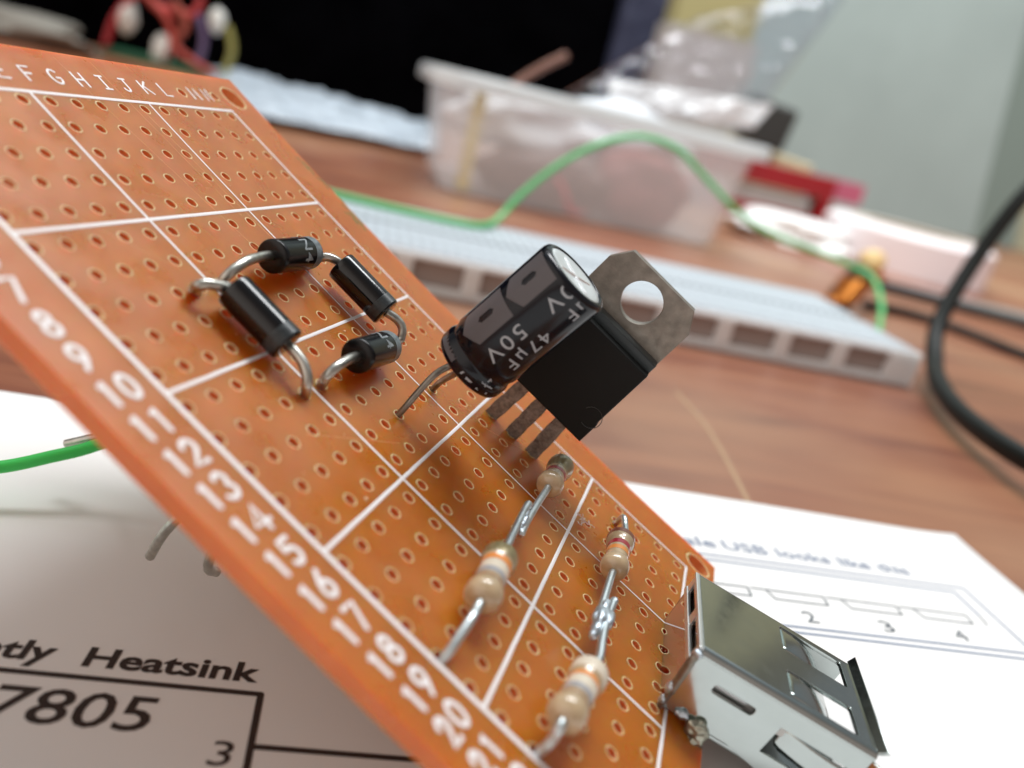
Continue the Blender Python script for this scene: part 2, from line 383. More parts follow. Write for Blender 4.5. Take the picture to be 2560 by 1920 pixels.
board = thing('perfboard', 'orange prototyping board with white grid and row numbers, propped up slanting over the paper', 'circuit board', mtx=BM_)
U0, U1, V0, V1, TH = -1.75, 17.0, -1.7, 26.3, 1.25
mb = MB(); rim = MB(); WALLF = []
def hole_cell(u0, u1, v0, v1, cu, cv, r, ragged=.03, k=None, rimw=.11):
    n = 24; cx, cy = cu * P, -cv * P; sq = []
    for i in range(n):
        a = 2 * math.pi * (i + .5) / n; dx, dy = math.cos(a), math.sin(a)
        # ray to rectangle
        ts = []
        if dx > 1e-9: ts.append((u1 * P - cx) / dx)
        if dx < -1e-9: ts.append((u0 * P - cx) / dx)
        if dy > 1e-9: ts.append((-v0 * P - cy) / dy)
        if dy < -1e-9: ts.append((-v1 * P - cy) / dy)
        t = min(ts); sq.append((cx + dx * t, cy + dy * t))
    # corner snapping
    for cxn, cyn in ((u0 * P, -v0 * P), (u1 * P, -v0 * P), (u0 * P, -v1 * P), (u1 * P, -v1 * P)):
        j = min(range(n), key=lambda q: (sq[q][0] - cxn) ** 2 + (sq[q][1] - cyn) ** 2); sq[j] = (cxn, cyn)
    rr = [r * (1 + random.uniform(-ragged, ragged)) for _ in range(n)]
    ci = [(cx + rr[i] * math.cos(2 * math.pi * (i + .5) / n), cy + rr[i] * math.sin(2 * math.pi * (i + .5) / n)) for i in range(n)]
    vs = [(x, y, 0) for x, y in sq] + [(x, y, 0) for x, y in ci] + [(x, y, -TH) for x, y in ci] + [(x, y, -TH) for x, y in sq]
    fs = []
    for i in range(n):
        j = (i + 1) % n
        fs += [(i, j, n + j, n + i), (2 * n + i, 2 * n + j, 3 * n + j, 3 * n + i)]
    base = len(mb.f); mb.add(vs, fs)
    b0 = len(mb.v) - len(vs); WALLF.extend(range(len(mb.f), len(mb.f) + n)); mb.f += [(b0 + n + i, b0 + n + (i + 1) % n, b0 + 2 * n + (i + 1) % n, b0 + 2 * n + i) for i in range(n)]
    # pale raised rim left by the punch
    w = [rimw * random.uniform(.55, 1.5) for _ in range(n)]; w = [(w[i - 1] + w[i] + w[(i + 1) % n]) / 3 for i in range(n)]
    R1 = []; 
    for i in range(n):
        a = 2 * math.pi * (i + .5) / n; c_, s_ = math.cos(a), math.sin(a)
        R1.append([(cx + (rr[i] - .015) * c_, cy + (rr[i] - .015) * s_, -.02), (cx + (rr[i] + .01) * c_, cy + (rr[i] + .01) * s_, .03),
                   (cx + (rr[i] + w[i]) * c_, cy + (rr[i] + w[i]) * s_, .022), (cx + (rr[i] + w[i] + .02) * c_, cy + (rr[i] + w[i] + .02) * s_, -.01)])
    vs = [p for q in R1 for p in q]; fs = []
    for i in range(n):
        j = (i + 1) % n
        for k_ in range(3): fs.append((i * 4 + k_, j * 4 + k_, j * 4 + k_ + 1, i * 4 + k_ + 1))
    rim.add(vs, fs)
def plain(u0, u1, v0, v1):
    mb.add([(u0 * P, -v0 * P, 0), (u1 * P, -v0 * P, 0), (u1 * P, -v1 * P, 0), (u0 * P, -v1 * P, 0),
            (u0 * P, -v0 * P, -TH), (u1 * P, -v0 * P, -TH), (u1 * P, -v1 * P, -TH), (u0 * P, -v1 * P, -TH)], [(0, 3, 2, 1), (4, 5, 6, 7)])
for r in range(25):
    for c in range(15):
        hole_cell(c, c + 1, r, r + 1, c + .5 + random.uniform(-.012, .012), r + .5 + random.uniform(-.012, .012), .42, rimw=.085)
    plain(U0, 0, r, r + 1); plain(15, U1, r, r + 1)
for c in range(15):
    if c in (12, 14): hole_cell(c, c + 1, V0, 0, c + .6 if c == 12 else c + .62, -.55, .44)
    else: plain(c, c + 1, V0, 0)
    plain(c, c + 1, 25, V1)
for u0, u1 in ((U0, 0), (15, U1)):
    for v0, v1, cv in ((V0, 0, -.58), (25, V1, 25.45)):
        hole_cell(u0, u1, v0, v1, -.85 if u0 < 0 else 15.9, cv, 1.38, .004, rimw=.16)
# rim wall of the outline, rounded a touch
N_ = 40
for (ua, va), (ub, vb) in (((U0, V0), (U1, V0)), ((U1, V0), (U1, V1)), ((U1, V1), (U0, V1)), ((U0, V1), (U0, V0))):
    vs = []; nrm = Vector((-(vb - va), -(ub - ua), 0)).normalized(); ctr = Vector(((U0 + U1) / 2 * P, -(V0 + V1) / 2 * P, 0))
    for i in range(N_ + 1):
        t = i / N_; x = (ua + (ub - ua) * t) * P; y = -(va + (vb - va) * t) * P
        out = Vector((x, y, 0)) - ctr
        dx = math.copysign(1, x - ctr.x) if abs(ua - ub) < 1e-6 else 0; dy = math.copysign(1, y - ctr.y) if abs(va - vb) < 1e-6 else 0
        for k_, (o_, z_) in enumerate(((0, 0), (.05, -.03), (.07, -.12), (.07, -TH + .12), (.03, -TH))):
            vs.append((x + dx * o_, y + dy * o_, z_ + (0 if k_ in (0, 4) else random.uniform(-.01, .01))))
    mb.add(vs, [((i + 1) * 5 + k, (i + 1) * 5 + k + 1, i * 5 + k + 1, i * 5 + k) for i in range(N_) for k in range(4)])
o = mb.build('panel', M_board, board, fn=bendv, smooth=True, flat=25)
o.data.materials.append(M_wallred)
for i in WALLF: o.data.polygons[i].material_index = 1
bm = bmesh.new(); bm.from_mesh(o.data); bmesh.ops.remove_doubles(bm, verts=bm.verts, dist=2e-6); bm.to_mesh(o.data); bm.free()
for p in o.data.polygons: p.use_smooth = False
rim.build('hole_rims', M_rim, board, fn=bendv)
# copper side: round pads below
pads = MB()
for r in range(25):
    for c in range(15):
        n = 16; cx, cy = (c + .5) * P, -(r + .5) * P
        vs = [(cx + q * math.cos(2 * math.pi * i / n), cy + q * math.sin(2 * math.pi * i / n), -TH - z_) for q, z_ in ((.5, .02), (.5, .035), (.95, .035), (.95, .01)) for i in range(n)]
        pads.add(vs, [(a * n + i, a * n + (i + 1) % n, (a + 1) * n + (i + 1) % n, (a + 1) * n + i) for a in range(3) for i in range(n)])
pads.build('copper_pads', mat('tinned_copper', (.75, .45, .25), .35, metal=1), board, fn=bendv)

# printed grid
g = MB()
LB, RB, TB, BB = .30, 14.93, .17, 24.92
def gl(u0, v0, u1, v1, w, z):
    n = max(2, int(abs(v1 - v0) + abs(u1 - u0)) * 2)
    g.tube([(P * (u0 + (u1 - u0) * i / n) + random.uniform(-.012, .012), -P * (v0 + (v1 - v0) * i / n) + random.uniform(-.012, .012), .012 + z) for i in range(n + 1)], w, seg=8, squash=.03, smooth=0)
gl(LB, TB, LB, BB, .20, 0); gl(RB, TB, RB, BB, .115, .001)
gl(5, TB, 5, BB, .125, .002); gl(10, TB, 10, BB, .085, .001)
gl(LB, TB, RB, TB, .15, .004); gl(LB, BB, RB, BB, .15, .005)
for i, v in enumerate((5, 10, 15, 20)): gl(LB, v, RB, v, (.155, .14, .14, .15)[i], .006)
g.build('printed_grid', M_silk, board, fn=bendv)

# stroke font for the screen print (x right, y up, unit box)
def arc(cx, cy, rx, ry, a0, a1, n=12): return [(cx + rx * math.cos(math.radians(a0 + (a1 - a0) * i / n)), cy + ry * math.sin(math.radians(a0 + (a1 - a0) * i / n))) for i in range(n + 1)]
G = {
 '0': [arc(.5, .5, .36, .46, 90, 450, 22)], '1': [[(.34, .80), (.52, .96), (.52, .03)]],
 '2': [arc(.5, .70, .34, .27, 165, -35, 12) + [(.14, .04), (.88, .04)]],
 '3': [arc(.46, .73, .32, .24, 150, -80, 12) + arc(.46, .26, .38, .26, 80, -150, 14)],
 '4': [[(.68, .02), (.68, .98), (.04, .28), (.98, .28)]],
 '5': [[(.82, .95), (.24, .95), (.20, .56)] + arc(.46, .32, .36, .30, 120, -140, 14)],
 '6': [[(.66, .97), (.30, .60)] + arc(.5, .29, .33, .28, 160, 520, 20)],
 '7': [[(.12, .95), (.86, .95), (.40, .02)]],
 '8': [arc(.5, .735, .28, .225, -90, 270, 18), arc(.5, .265, .34, .255, 90, 450, 18)],
 '9': [[(.34, .03), (.70, .40)] + arc(.5, .71, .33, .28, -20, -380, 20)],
 'A': [[(.05, 0), (.5, 1), (.95, 0)], [(.22, .36), (.78, .36)]],
 'B': [[(.15, 0), (.15, 1), (.6, 1)] + arc(.6, .76, .24, .24, 90, -90, 8) + [(.15, .52), (.62, .52)] + arc(.62, .26, .27, .26, 90, -90, 8) + [(.15, 0)]],
 'C': [arc(.52, .5, .42, .5, 50, 310, 16)], 'D': [[(.12, 0), (.12, 1), (.45, 1)] + arc(.45, .5, .44, .5, 90, -90, 12) + [(.12, 0)]],
 'E': [[(.88, 1), (.14, 1), (.14, 0), (.88, 0)], [(.14, .52), (.72, .52)]], 'F': [[(.88, 1), (.16, 1), (.16, 0)], [(.16, .52), (.74, .52)]],
 'G': [arc(.52, .5, .42, .5, 48, 335, 16) + [(.92, .44), (.58, .44)]], 'H': [[(.12, 0), (.12, 1)], [(.88, 0), (.88, 1)], [(.12, .5), (.88, .5)]],
 'I': [[(.2, 1), (.8, 1)], [(.5, 1), (.5, 0)], [(.2, 0), (.8, 0)]], 'J': [[(.35, 1), (.95, 1)], [(.68, 1), (.68, .25)] + arc(.40, .25, .28, .25, 0, -170, 8)],
 'K': [[(.14, 0), (.14, 1)], [(.88, 1), (.16, .46)], [(.38, .62), (.92, 0)]], 'L': [[(.16, 1), (.16, 0), (.88, 0)]],
 'M': [[(.06, 0), (.12, 1), (.5, .3), (.88, 1), (.94, 0)]], 'N': [[(.12, 0), (.12, 1), (.88, 0), (.88, 1)]]}
def glyph(mb_, ch, x, y, w, h, r, jit=0):
    for k, st in enumerate(G[ch]):
        pts = [(x + px * w, y + py * h, .014 + .002 * k) for px, py in st]
        mb_.tube(pts, r, seg=8, squash=.03, smooth=0)
t = MB()
for r in range(1, 26):
    s_ = str(r); cv = r - .5; h = 1.76
    if len(s_) == 1: glyph(t, s_, -.93 * P - .62, -(cv * P) - h / 2, 1.34, h, .172)
    else:
        glyph(t, s_[0], -1.05 * P - .55, -(cv * P) - h / 2 - .02, 1.05, h, .19)
        glyph(t, s_[1], -.46 * P - .64, -(cv * P) - h / 2, 1.34, h, .172)
t.build('printed_row_numbers', M_silk, board, fn=bendv)
t = MB()
for k, ch in enumerate('ABCDEFGHIJKLMN'):
    u = {12: 13.33, 13: 14.12}.get(k, k + .55 + .02 * k * (.5 if k < 9 else .4))
    glyph(t, ch, u * P - .55, .28 * P + .05, 1.15, 1.42, .105)
t.build('printed_letters', M_silk, board, fn=bendv)
# dust and burn-off flecks
d = MB()
for _ in range(70):
    u, v = random.uniform(0, 16.5), random.uniform(-1, 26); r_ = random.uniform(.02, .06)
    d.blob((u * P, -v * P, .01), r_, .5, random.random() * 9, rings=4, seg=6)
for u, v, r_ in ((3.0, 14.75, .16), (4.95, 22.6, .16), (8.9, 10.3, .12)): d.blob((u * P, -v * P, -.05), r_, .3, 1, rings=6, seg=10)
d.build('dust_flecks', mat('dust', (.8, .55, .35), .7), board, fn=bendv)
sc_ = MB()
for u0_, v0_, u1_, v1_ in ((7.35, -1.5, 8.6, 7.4), (8.9, -1.5, 9.35, 5.2), (9.35, .4, 10.0, 8.2), (3.2, 12.5, 6.3, 14.2), (11.2, 15.5, 14.3, 20.5), (1.2, 3.2, 4.4, 6.8)):
    sc_.tube([((u0_ + (u1_ - u0_) * i / 12 + random.uniform(-.01, .01)) * P, -(v0_ + (v1_ - v0_) * i / 12) * P, .004) for i in range(13)], .022, seg=6, squash=.012, smooth=0)
sc_.build('fine_scratches', mat('scratch_pale', (.80, .42, .18), .4), board, fn=bendv)
# green marker stroke on the edge
mk = MB()
for u, v, a in ((16.75, 2.9, .5), (16.8, 3.2, .4), (16.6, 5.9, .9), (16.7, 6.3, .8), (16.85, 5.5, .5), (16.9, 6.0, .6), (16.9, 4.0, .5)):
    mk.tube([((u - a * .25) * P, -(v - .3) * P, .012), ((u + .02) * P, -(v) * P, .015), ((u - a * .12) * P, -(v + .35) * P, .012)], .10, seg=6, squash=.012)
mk.build('green_marker_stain', mat('marker', (.07, .17, .03), .5), board, fn=bendv)

# ------------------------------------------------------------------ components
def axis_frame(a, b, ref):
    w = (Vector(b) - Vector(a)).normalized(); r_ = Vector(ref); r_ = (r_ - w * r_.dot(w)).normalized()
    return w, r_, w.cross(r_)
CAMB = Vector((-39.23, -39.2, 30.5))

def wrap_text(body, a, w, n0, n1, rad, t0, ang, h, length=None, direction=1, m=None, parent=None, name='marking', bold=0, rot=0):
    """text on a cylinder; runs along the axis (rot=0) or round it (rot=1)"""
    t, wd = text_mb(body, bold, 0, 1.05, thick=.02, fine=True)
    sx = (length / wd) if length else h
    for i, v in enumerate(t.v):
        x, y = v[0] * sx * direction, v[1] * h * direction
        an = ang + x / rad; rr = rad + .012 + v[2] * .5
        t.v[i] = tuple(a + w * (t0 + y) + (n0 * math.cos(an) + n1 * math.sin(an)) * rr)
    return t.build(name, m, parent, smooth=False)

def diode(label, A, B, lead_a, lead_b, mtext, r=1.33, gloss=M_epoxy, text_ang=0, band=None):
    t = thing('diode', label, 'diode', 'black diodes of the bridge on the orange board', BM_, loc=A)
    A0 = Vector(A); a = Vector((0, 0, 0)); b = Vector(B) - A0; L = b.length
    body = MB(); body.lathe([(0, .5), (.0, r - .16), (.05, r - .05), (.16, r)] + [(L * k / 12, r) for k in range(1, 12)] + [(L - .16, r), (L - .05, r - .05), (L, r - .16), (L, .5)], a, b, seg=48)
    bo = body.build('body', gloss, t, flat=50)
    w, n0, n1 = axis_frame(a, b, CAMB - A0)
    bd = MB(); bd.lathe([(L - 1.15, r + .002), (L - 1.14, r + .012), (L - .19, r + .012), (L - .18, r + .002)], a, b, seg=48, cap=False)
    bd.build('cathode_band', band or M_band, t)
    if mtext:
        dr = 1 if n1.dot(Rb.inverted() @ down) > 0 else -1
        wrap_text(mtext, a, w, n0, n1, r, L * .50 if dr > 0 else L * .50 + 1.2, text_ang * dr, 1.2, m=M_grey, parent=t, rot=1, direction=dr, bold=.004)
    for nm, pts in (('lead', lead_a), ('lead', lead_b)):
        q = MB(); q.tube([Vector(p) - A0 for p in pts], .385, seg=16, smooth=6); q.build(nm, M_lead, t)
    return t
Z = lambda u, v, z: tuple(bpt(u, v, z))
BI = BM_.inverted()
WB = lambda x, y, z: tuple((BI @ (Vector((x, y, z)) * S)) / S)      # table millimetres -> board millimetres
diode('black diode lying crossways nearest the top, grey band and white letters facing up', Z(7.30, 7.52, 2.0), Z(9.65, 7.60, 1.75),
      [Z(7.33, 7.48, 2.0), Z(6.75, 7.46, 2.0), Z(6.0, 7.5, 1.95), Z(5.4, 7.56, 1.35), Z(5.22, 7.58, .5), Z(5.35, 7.55, -.3), Z(5.5, 7.5, -2), Z(5.5, 7.5, -7)],
      [Z(9.60, 7.6, 1.75), Z(9.95, 7.58, 1.6), Z(10.05, 7.52, .9), Z(9.6, 7.5, 0), Z(9.5, 7.5, -5)], '1N4', text_ang=-1.5)
diode('glossy black diode nearest the board edge, scuffed at its lower end', Z(10.45, 8.05 + .35, 2.1), Z(10.52, 10.62, 2.0),
      [Z(10.45, 8.42, 2.1), Z(10.38, 8.25, 2.2), Z(10.17, 7.97, 2.0), Z(10.08, 7.75, 1.2), Z(10.28, 7.6, .3), Z(10.5, 7.5, -1.6), Z(10.5, 7.5, -6)],
      [Z(10.52, 10.6, 2.0), Z(10.72, 10.95, 2.0), Z(10.76, 11.28, 1.8), Z(10.69, 11.5, 1.2), Z(10.6, 11.55, .3), Z(10.5, 11.5, -6)], None, gloss=M_epoxyg, band=M_band2)
diode('black diode with a long bright highlight, nearest the row numbers', Z(4.5, 8.2, 1.75), Z(4.55, 10.32, 1.65),
      [Z(4.5, 8.22, 1.75), Z(4.28, 8.12, 1.78), Z(4.02, 8.0, 1.75), Z(3.78, 7.86, 1.65), Z(3.62, 7.76, 1.3), Z(3.75, 7.68, .7), Z(4.2, 7.6, -.1), Z(4.45, 7.52, -1.6), Z(4.5, 7.5, -6), WB(-16, 72.5, 9), WB(-19.4, 74.0, 6.5), WB(-22.2, 74.5, 5)],
      [Z(4.55, 10.3, 1.65), Z(4.5, 10.6, 1.75), Z(4.44, 10.98, 1.65), Z(4.34, 11.3, 1.3), Z(4.3, 11.47, .8), Z(4.42, 11.56, 0), Z(4.5, 11.5, -1.6), Z(4.5, 11.5, -8), WB(-9.7, 58.5, 8), WB(-11.3, 59.9, 4)], None, gloss=M_epoxyg, band=M_band2)
diode('short looking black diode lying crossways, nearest the capacitor', Z(6.75, 11.50, 1.95), Z(9.05, 11.62, 1.55),
      [Z(6.78, 11.5, 1.95), Z(6.15, 11.48, 2.0), Z(5.6, 11.48, 1.7), Z(5.32, 11.5, .95), Z(5.4, 11.54, 0), Z(5.5, 11.5, -1.6), Z(5.5, 11.5, -7), WB(-6.6, 57.9, 6), WB(-6.3, 60.3, 3)],
      [Z(9.0, 11.6, 1.55), Z(9.4, 11.58, 1.3), Z(9.5, 11.5, .2), Z(9.5, 11.5, -5)], '1N4', text_ang=-1.9)

# ---- capacitor
cA, cB = bpt(8.70, 13.95, 5.7), bpt(8.66, 14.37, 16.95)
cap = thing('electrolytic_capacitor', 'black radial capacitor leaning over the board, grey chevron stripe and silver top', 'capacitor', mtx=BM_, loc=cA)
a0 = Vector((0, 0, 0)); b0 = cB - cA; L = b0.length; w, n0, n1 = axis_frame(a0, b0, CAMB - cA); Rc = 3.18
s = MB(); s.lathe([(.25, Rc - .75), (.02, Rc - .55), (-.03, Rc - .35), (.1, Rc - .1), (.35, Rc), (1.15, Rc + .02), (1.45, Rc - .10), (1.7, Rc - .16), (1.95, Rc - .10), (2.25, Rc)] +
    [(2.3 + (L - 3.0) * k / 10, Rc) for k in range(1, 11)] + [(L - .45, Rc - .02), (L - .2, Rc - .12), (L - .05, Rc - .32), (L - .02, Rc - .55), (L - .1, Rc - .62), (L - .25, Rc - .64)], a0, b0, seg=72, cap=False)
s.build('sleeve', M_sleeve, cap, flat=70)
s = MB(); s.lathe([(L - .3, Rc - .4), (L - .12, Rc - .62), (L - .10, Rc - .9), (L - .16, 1.6), (L - .2, .6), (L - .2, 0.01)], a0, b0, seg=64, cap=False)
s.build('metal_top', M_can, cap, flat=60)
s = MB()
for sg in (0, 1):
    ax_ = (n0 * math.cos(.9) + n1 * math.sin(.9)) if sg == 0 else (n0 * math.cos(.9 + math.pi / 2) + n1 * math.sin(.9 + math.pi / 2))
    s.tube([a0 + w * (L - .17) - ax_ * 1.9, a0 + w * (L - .19), a0 + w * (L - .17) + ax_ * 1.9], .10, seg=8)
s.build('vent_score', mat('score_line', (.93, .95, .97), .3, metal=.6), cap)
s = MB(); s.lathe([(.35, .02), (.35, Rc - .55), (.2, Rc - .62)], a0, b0, seg=48, cap=False); s.build('rubber_bung', M_rubber, cap)
# sign: which of n1 is screen right? n1 = w x n0 ; positive angle appears on the right if n1 points to the right of the camera
rb = Rb.inverted() @ right; sgn = 1 if n1.dot(rb) > 0 else -1
def onc(tt, ang, rr=0): an = ang * sgn; return a0 + w * tt + (n0 * math.cos(an) + n1 * math.sin(an)) * (Rc + rr)
def cyl_patch(loop, mb_, rr=.014, seg=7):
    """loop: outline (t, ang) as quad strips between left and right angle at each t"""
    vs = []; fs = []
    for tt, l_, r_ in loop:
        for k in range(seg + 1): vs.append(onc(tt, l_ + (r_ - l_) * k / seg, rr))
    for i in range(len(loop) - 1):
        for k in range(seg): j = i * (seg + 1) + k; fs.append((j, j + 1, j + seg + 2, j + seg + 1))
    mb_.add(vs, fs)
AL, AR = -1.17, -.22
st = MB(); AC = (AL + AR) / 2
def rad_at(tt):   # follow the crimp groove
    if 1.15 < tt < 2.25: return -.16 * math.sin((tt - 1.15) / 1.1 * math.pi)
    return .035 if tt <= 1.15 else 0
def seg_arrow(t0_, t1_):
    # body with a pointed lower end, and a slot left open for the minus sign
    tip = .75
    def row(tt, l_, r_): return (tt, l_, r_)
    rows = 16; prev = None
    for side in (0, 1):
        lp = []
        for k in range(rows + 1):
            tt = t0_ + (t1_ - t0_) * k / rows
            inset = 0
            if tt - t0_ < tip: inset = (1 - (tt - t0_) / tip) * (AR - AL) * .5
            if t1_ - tt < tip * 0.001: inset = 0
            slot = .085 if (t0_ + (t1_ - t0_) * .42) < tt < (t0_ + (t1_ - t0_) * .72) else .0006
            if side == 0: lp.append((tt, min(AL + inset, AC - slot), AC - slot))
            else: lp.append((tt, AC + slot, max(AR - inset, AC + slot)))
        vs = []; fs = []
        for tt, l_, r_ in lp:
            for k in range(6): vs.append(onc(tt, l_ + (r_ - l_) * k / 5, .016 + rad_at(tt)))
        for i in range(len(lp) - 1):
            for k in range(5): j = i * 6 + k; fs.append((j, j + 1, j + 7, j + 6))
        st.add(vs, fs)
for t0_, t1_ in ((2.35, 6.55), (6.25 + .55, 10.75)): seg_arrow(t0_, t1_)
lp = [(tt, AL + .0, AR - .12) for tt in (.45, .7, .95, 1.15)]
cyl_patch(lp, st, .016)
st.build('polarity_stripe', M_stripe, cap)
for base_t in (6.5, 12.4, .6 + .2):
    for body, ang, start, ln in (('50V', -.02, 0, 3.6), ('47\u00b5F', .50, -1.0, 4.0), ('50V', 2.0, -.5, 3.6), ('47\u00b5F', 2.5, -1.2, 4.0)):
        tt, wd = text_mb(body, .0, 0, 1.25, thick=.02, fine=True); keep = MB(); vmap = {}
        sx = ln / wd; h_ = 1.15
        P2 = []
        for v in tt.v:
            t_ = base_t - start - v[0] * sx; y = v[1] * h_
            P2.append((t_, ang + y / Rc))
        ok = [.45 < q[0] < L - .45 for q in P2]
        vs = [tuple(onc(q[0], q[1], .014 + tt.v[i][2] * .3 + rad_at(q[0]))) for i, q in enumerate(P2)]
        fs = [f for f in tt.f if all(ok[i] for i in f)]
        if fs: keep.add(vs, fs); keep.build('printed_rating', M_captext, cap, smooth=False)
off = cA
for pts in ([Z(8.15, 13.6, 6.0), Z(8.3, 13.55, 5.1), Z(8.15, 13.45, 4.35), Z(7.95, 13.42, 3.6), Z(7.72, 13.45, 2.0), Z(7.5, 13.5, .2), Z(7.5, 13.5, -4)],
            [Z(8.95, 14.0, 6.0), Z(9.2, 13.8, 4.2), Z(9.8, 13.6, 2.2), Z(10.45, 13.5, .3), Z(10.5, 13.5, -4)]):
    q = MB(); q.tube([Vector(p) - off for p in pts], .27, seg=14, smooth=6); q.build('lead', M_leaddark, cap)

# ---- regulator
rg0 = bpt(12.5, 16.4, 0)
reg = thing('voltage_regulator', 'flat black three legged regulator with grey metal tab and round hole, behind the capacitor', 'regulator', mtx=BM_, loc=rg0)
# plate plane: local x = -row direction (y board), y = z board ; extrude along board x
def standing(u_off):   # maps (row mm, height mm, depth) -> board local
    return Matrix(((0, 0, 1, u_off), (-1, 0, 0, 0), (0, 1, 0, 0), (0, 0, 0, 1)))
y0, y1 = -4.95, 4.78
b = plate_mesh([[(y0, 4.75), (y1, 4.85), (y1, 7.0), (y1 - .12, 7.15), (y1 - .12, 13.2), (y0 + .12, 13.2), (y0 + .12, 7.15), (y0, 7.0)]], 3.3, .16, standing(0 - .15))
b.build('package', M_mould, reg, flat=35)
b = plate_mesh([[(y0 + .1, 12.9), (y1 - .1, 12.9), (y1 - .1, 14.0), (y0 + .1, 14.0)]], 1.9, .12, standing(.55)); b.build('package_step', M_strip, reg, flat=35)
tb = plate_mesh([[(y0 + .05, 6.0), (y1 - .05, 6.0), (y1, 12.5), (y1, 17.55), (y1 - 1.15, 19.3), (y0 + 1.35, 19.3), (y0 + .15, 17.5), (y0 + .05, 12.5)], circle(-.02, 16.63, 1.88, 40)], 1.25, .05, standing(2.05))
tb.build('metal_tab', M_tab, reg, flat=35)
nt = MB(); nt.lathe([(0, .98), (.02, 1.0), (.04, .98)], (-1.83, -4.0, 6.55), (-2.4, -4.0, 6.55), seg=40, cap=False)
nt = MB(); nt.tube([(-1.815, -3.95 + .95 * math.cos(a_ * math.pi / 20), 7.2 + .95 * math.sin(a_ * math.pi / 20)) for a_ in range(2, 33)], .035, seg=6, smooth=0)
nt.build('ejector_mark', mat('mark_edge', (.03, .035, .035), .3), reg)
for k, (v_, vt) in enumerate(((15.5, 15.6), (16.5, 16.47), (17.5, 17.4))):
    yb = -(v_ - 16.4) * P; yt = -(vt - 16.4) * P
    q = MB(); n = 14; vs = []
    for i in range(n + 1):
        z_ = -3 + 8.3 * i / n; f_ = min(1, max(0, z_ / 5)); yc = yb + (yt - yb) * f_
        wd = .69 * (1 + random.uniform(-.06, .06)) if z_ < 4.0 else .69
        th = .26 * (1 + random.uniform(-.1, .1))
        if z_ < -.3: wd = .42
        if z_ > 4.0: wd = .66
        for dx, dy in ((-th, -wd + .06), (-th + .06, -wd), (th, -wd), (th, wd), (-th + .06, wd), (-th, wd - .06)): vs.append((dx + .05, yc + dy, z_))
    q.add(vs, [(i * 6 + k_, i * 6 + (k_ + 1) % 6, (i + 1) * 6 + (k_ + 1) % 6, (i + 1) * 6 + k_) for i in range(n) for k_ in range(6)] + [(5, 4, 3, 2, 1, 0), tuple(n * 6 + k_ for k_ in range(6))])
    q.build('pin', M_pin, reg, flat=35)

# ---- resistors
def resistor(label, A, B, bands, leads, r=1.16, m=M_res, leadm=M_leadblue):
    t = thing('resistor', label, 'resistor', 'striped resistors in two soldered chains', BM_, loc=A)
    A0 = Vector(A); b = Vector(B) - A0; L = b.length; a = Vector((0, 0, 0))
    def rad(q):   # dog-bone outline
        x = q / L
        if x < .30: return r * (1.06 - .20 * max(0, (x - .16) / .14) ** 2)
        if x > .70: return r * (1.06 - .20 * max(0, (.84 - x) / .14) ** 2)
        return r * .86
    prof = [(0, .35), (.06, .62), (.22, .92), (.5, r * 1.0), (.8, r * 1.06)] + [(q, rad(q)) for q in [L * i / 30 for i in range(5, 26)]] + [(L - .8, r * 1.06), (L - .5, r), (L - .22, .92), (L - .06, .62), (L, .35)]
    prof = sorted(prof, key=lambda p: p[0])
    s = MB(); s.lathe(prof, a, b, seg=44); s.build('body', m, t, flat=60)
    for f0, f1, bm_ in bands:
        s = MB(); qs = [L * (f0 + (f1 - f0) * i / 5) for i in range(6)]
        s.lathe([(qs[0] - .01, rad(qs[0]) - .01)] + [(q, rad(q) + .022) for q in qs] + [(qs[-1] + .01, rad(qs[-1]) - .01)], a, b, seg=44, cap=False)
        s.build('colour_band', bm_, t)
    for pts in leads:
        q = MB(); q.tube([Vector(p) - A0 for p in pts], .30, seg=14, smooth=6); q.build('lead', leadm, t)
    return t
rA = resistor('striped resistor lying beside the number 18, lower one of the left chain', Z(2.10, 18.48, 1.95), Z(4.62, 18.34, 1.75),
  [(.27, .31, M_bbr), (.37, .46, M_bgrey), (.46, .62, M_bwhite), (.63, .72, M_bor), (.76, .92, M_bgold)],
  [[Z(2.14, 18.48, 1.95), Z(1.85, 18.5, 1.85), Z(1.45, 18.52, 1.75), Z(.95, 18.56, 1.1), Z(.6, 18.6, .4), Z(.5, 18.6, -.8), Z(.5, 18.5, -4)],
   [Z(4.6, 18.34, 1.75), Z(5.0, 18.35, 1.72), Z(6.18, 18.27, 1.82), Z(7.4, 18.2, 1.95), Z(7.8, 18.2, 2.0)]])
rB = resistor('small resistor with dark red band right under the regulator legs, topping the left chain', Z(9.72, 18.46, 1.95), Z(12.1, 18.5, 1.7),
  [(.40, .50, M_bred), (.60, .95, M_bgold)],
  [[Z(9.75, 18.46, 1.95), Z(9.2, 18.46, 1.88), Z(7.98, 18.45, 1.8), Z(6.96, 18.47, 1.7), Z(6.35, 18.52, 1.6)],
   [Z(12.05, 18.5, 1.7), Z(12.45, 18.5, 1.6), Z(12.55, 18.5, .6), Z(12.5, 18.5, -3)]], r=1.1)
rC = resistor('striped resistor lying nearest the camera by the number 22, lower one of the right chain', Z(.75, 21.48, 2.25), Z(3.25, 21.82, 2.2),
  [(.27, .31, M_bbr), (.37, .46, M_bgrey), (.46, .62, M_bwhite), (.63, .70, M_bor), (.76, .92, M_bwhite)],
  [[Z(.8, 21.48, 2.25), Z(.6, 21.5, 2.0), Z(.55, 21.58, 1.3), Z(.48, 21.6, .3), Z(.5, 21.5, -3)],
   [Z(3.2, 21.82, 2.2), Z(3.83, 21.91, 2.3), Z(4.6, 21.85, 2.3), Z(5.2, 21.81, 2.3), Z(6.0, 21.8, 2.35), Z(6.75, 21.82, 2.45)]])
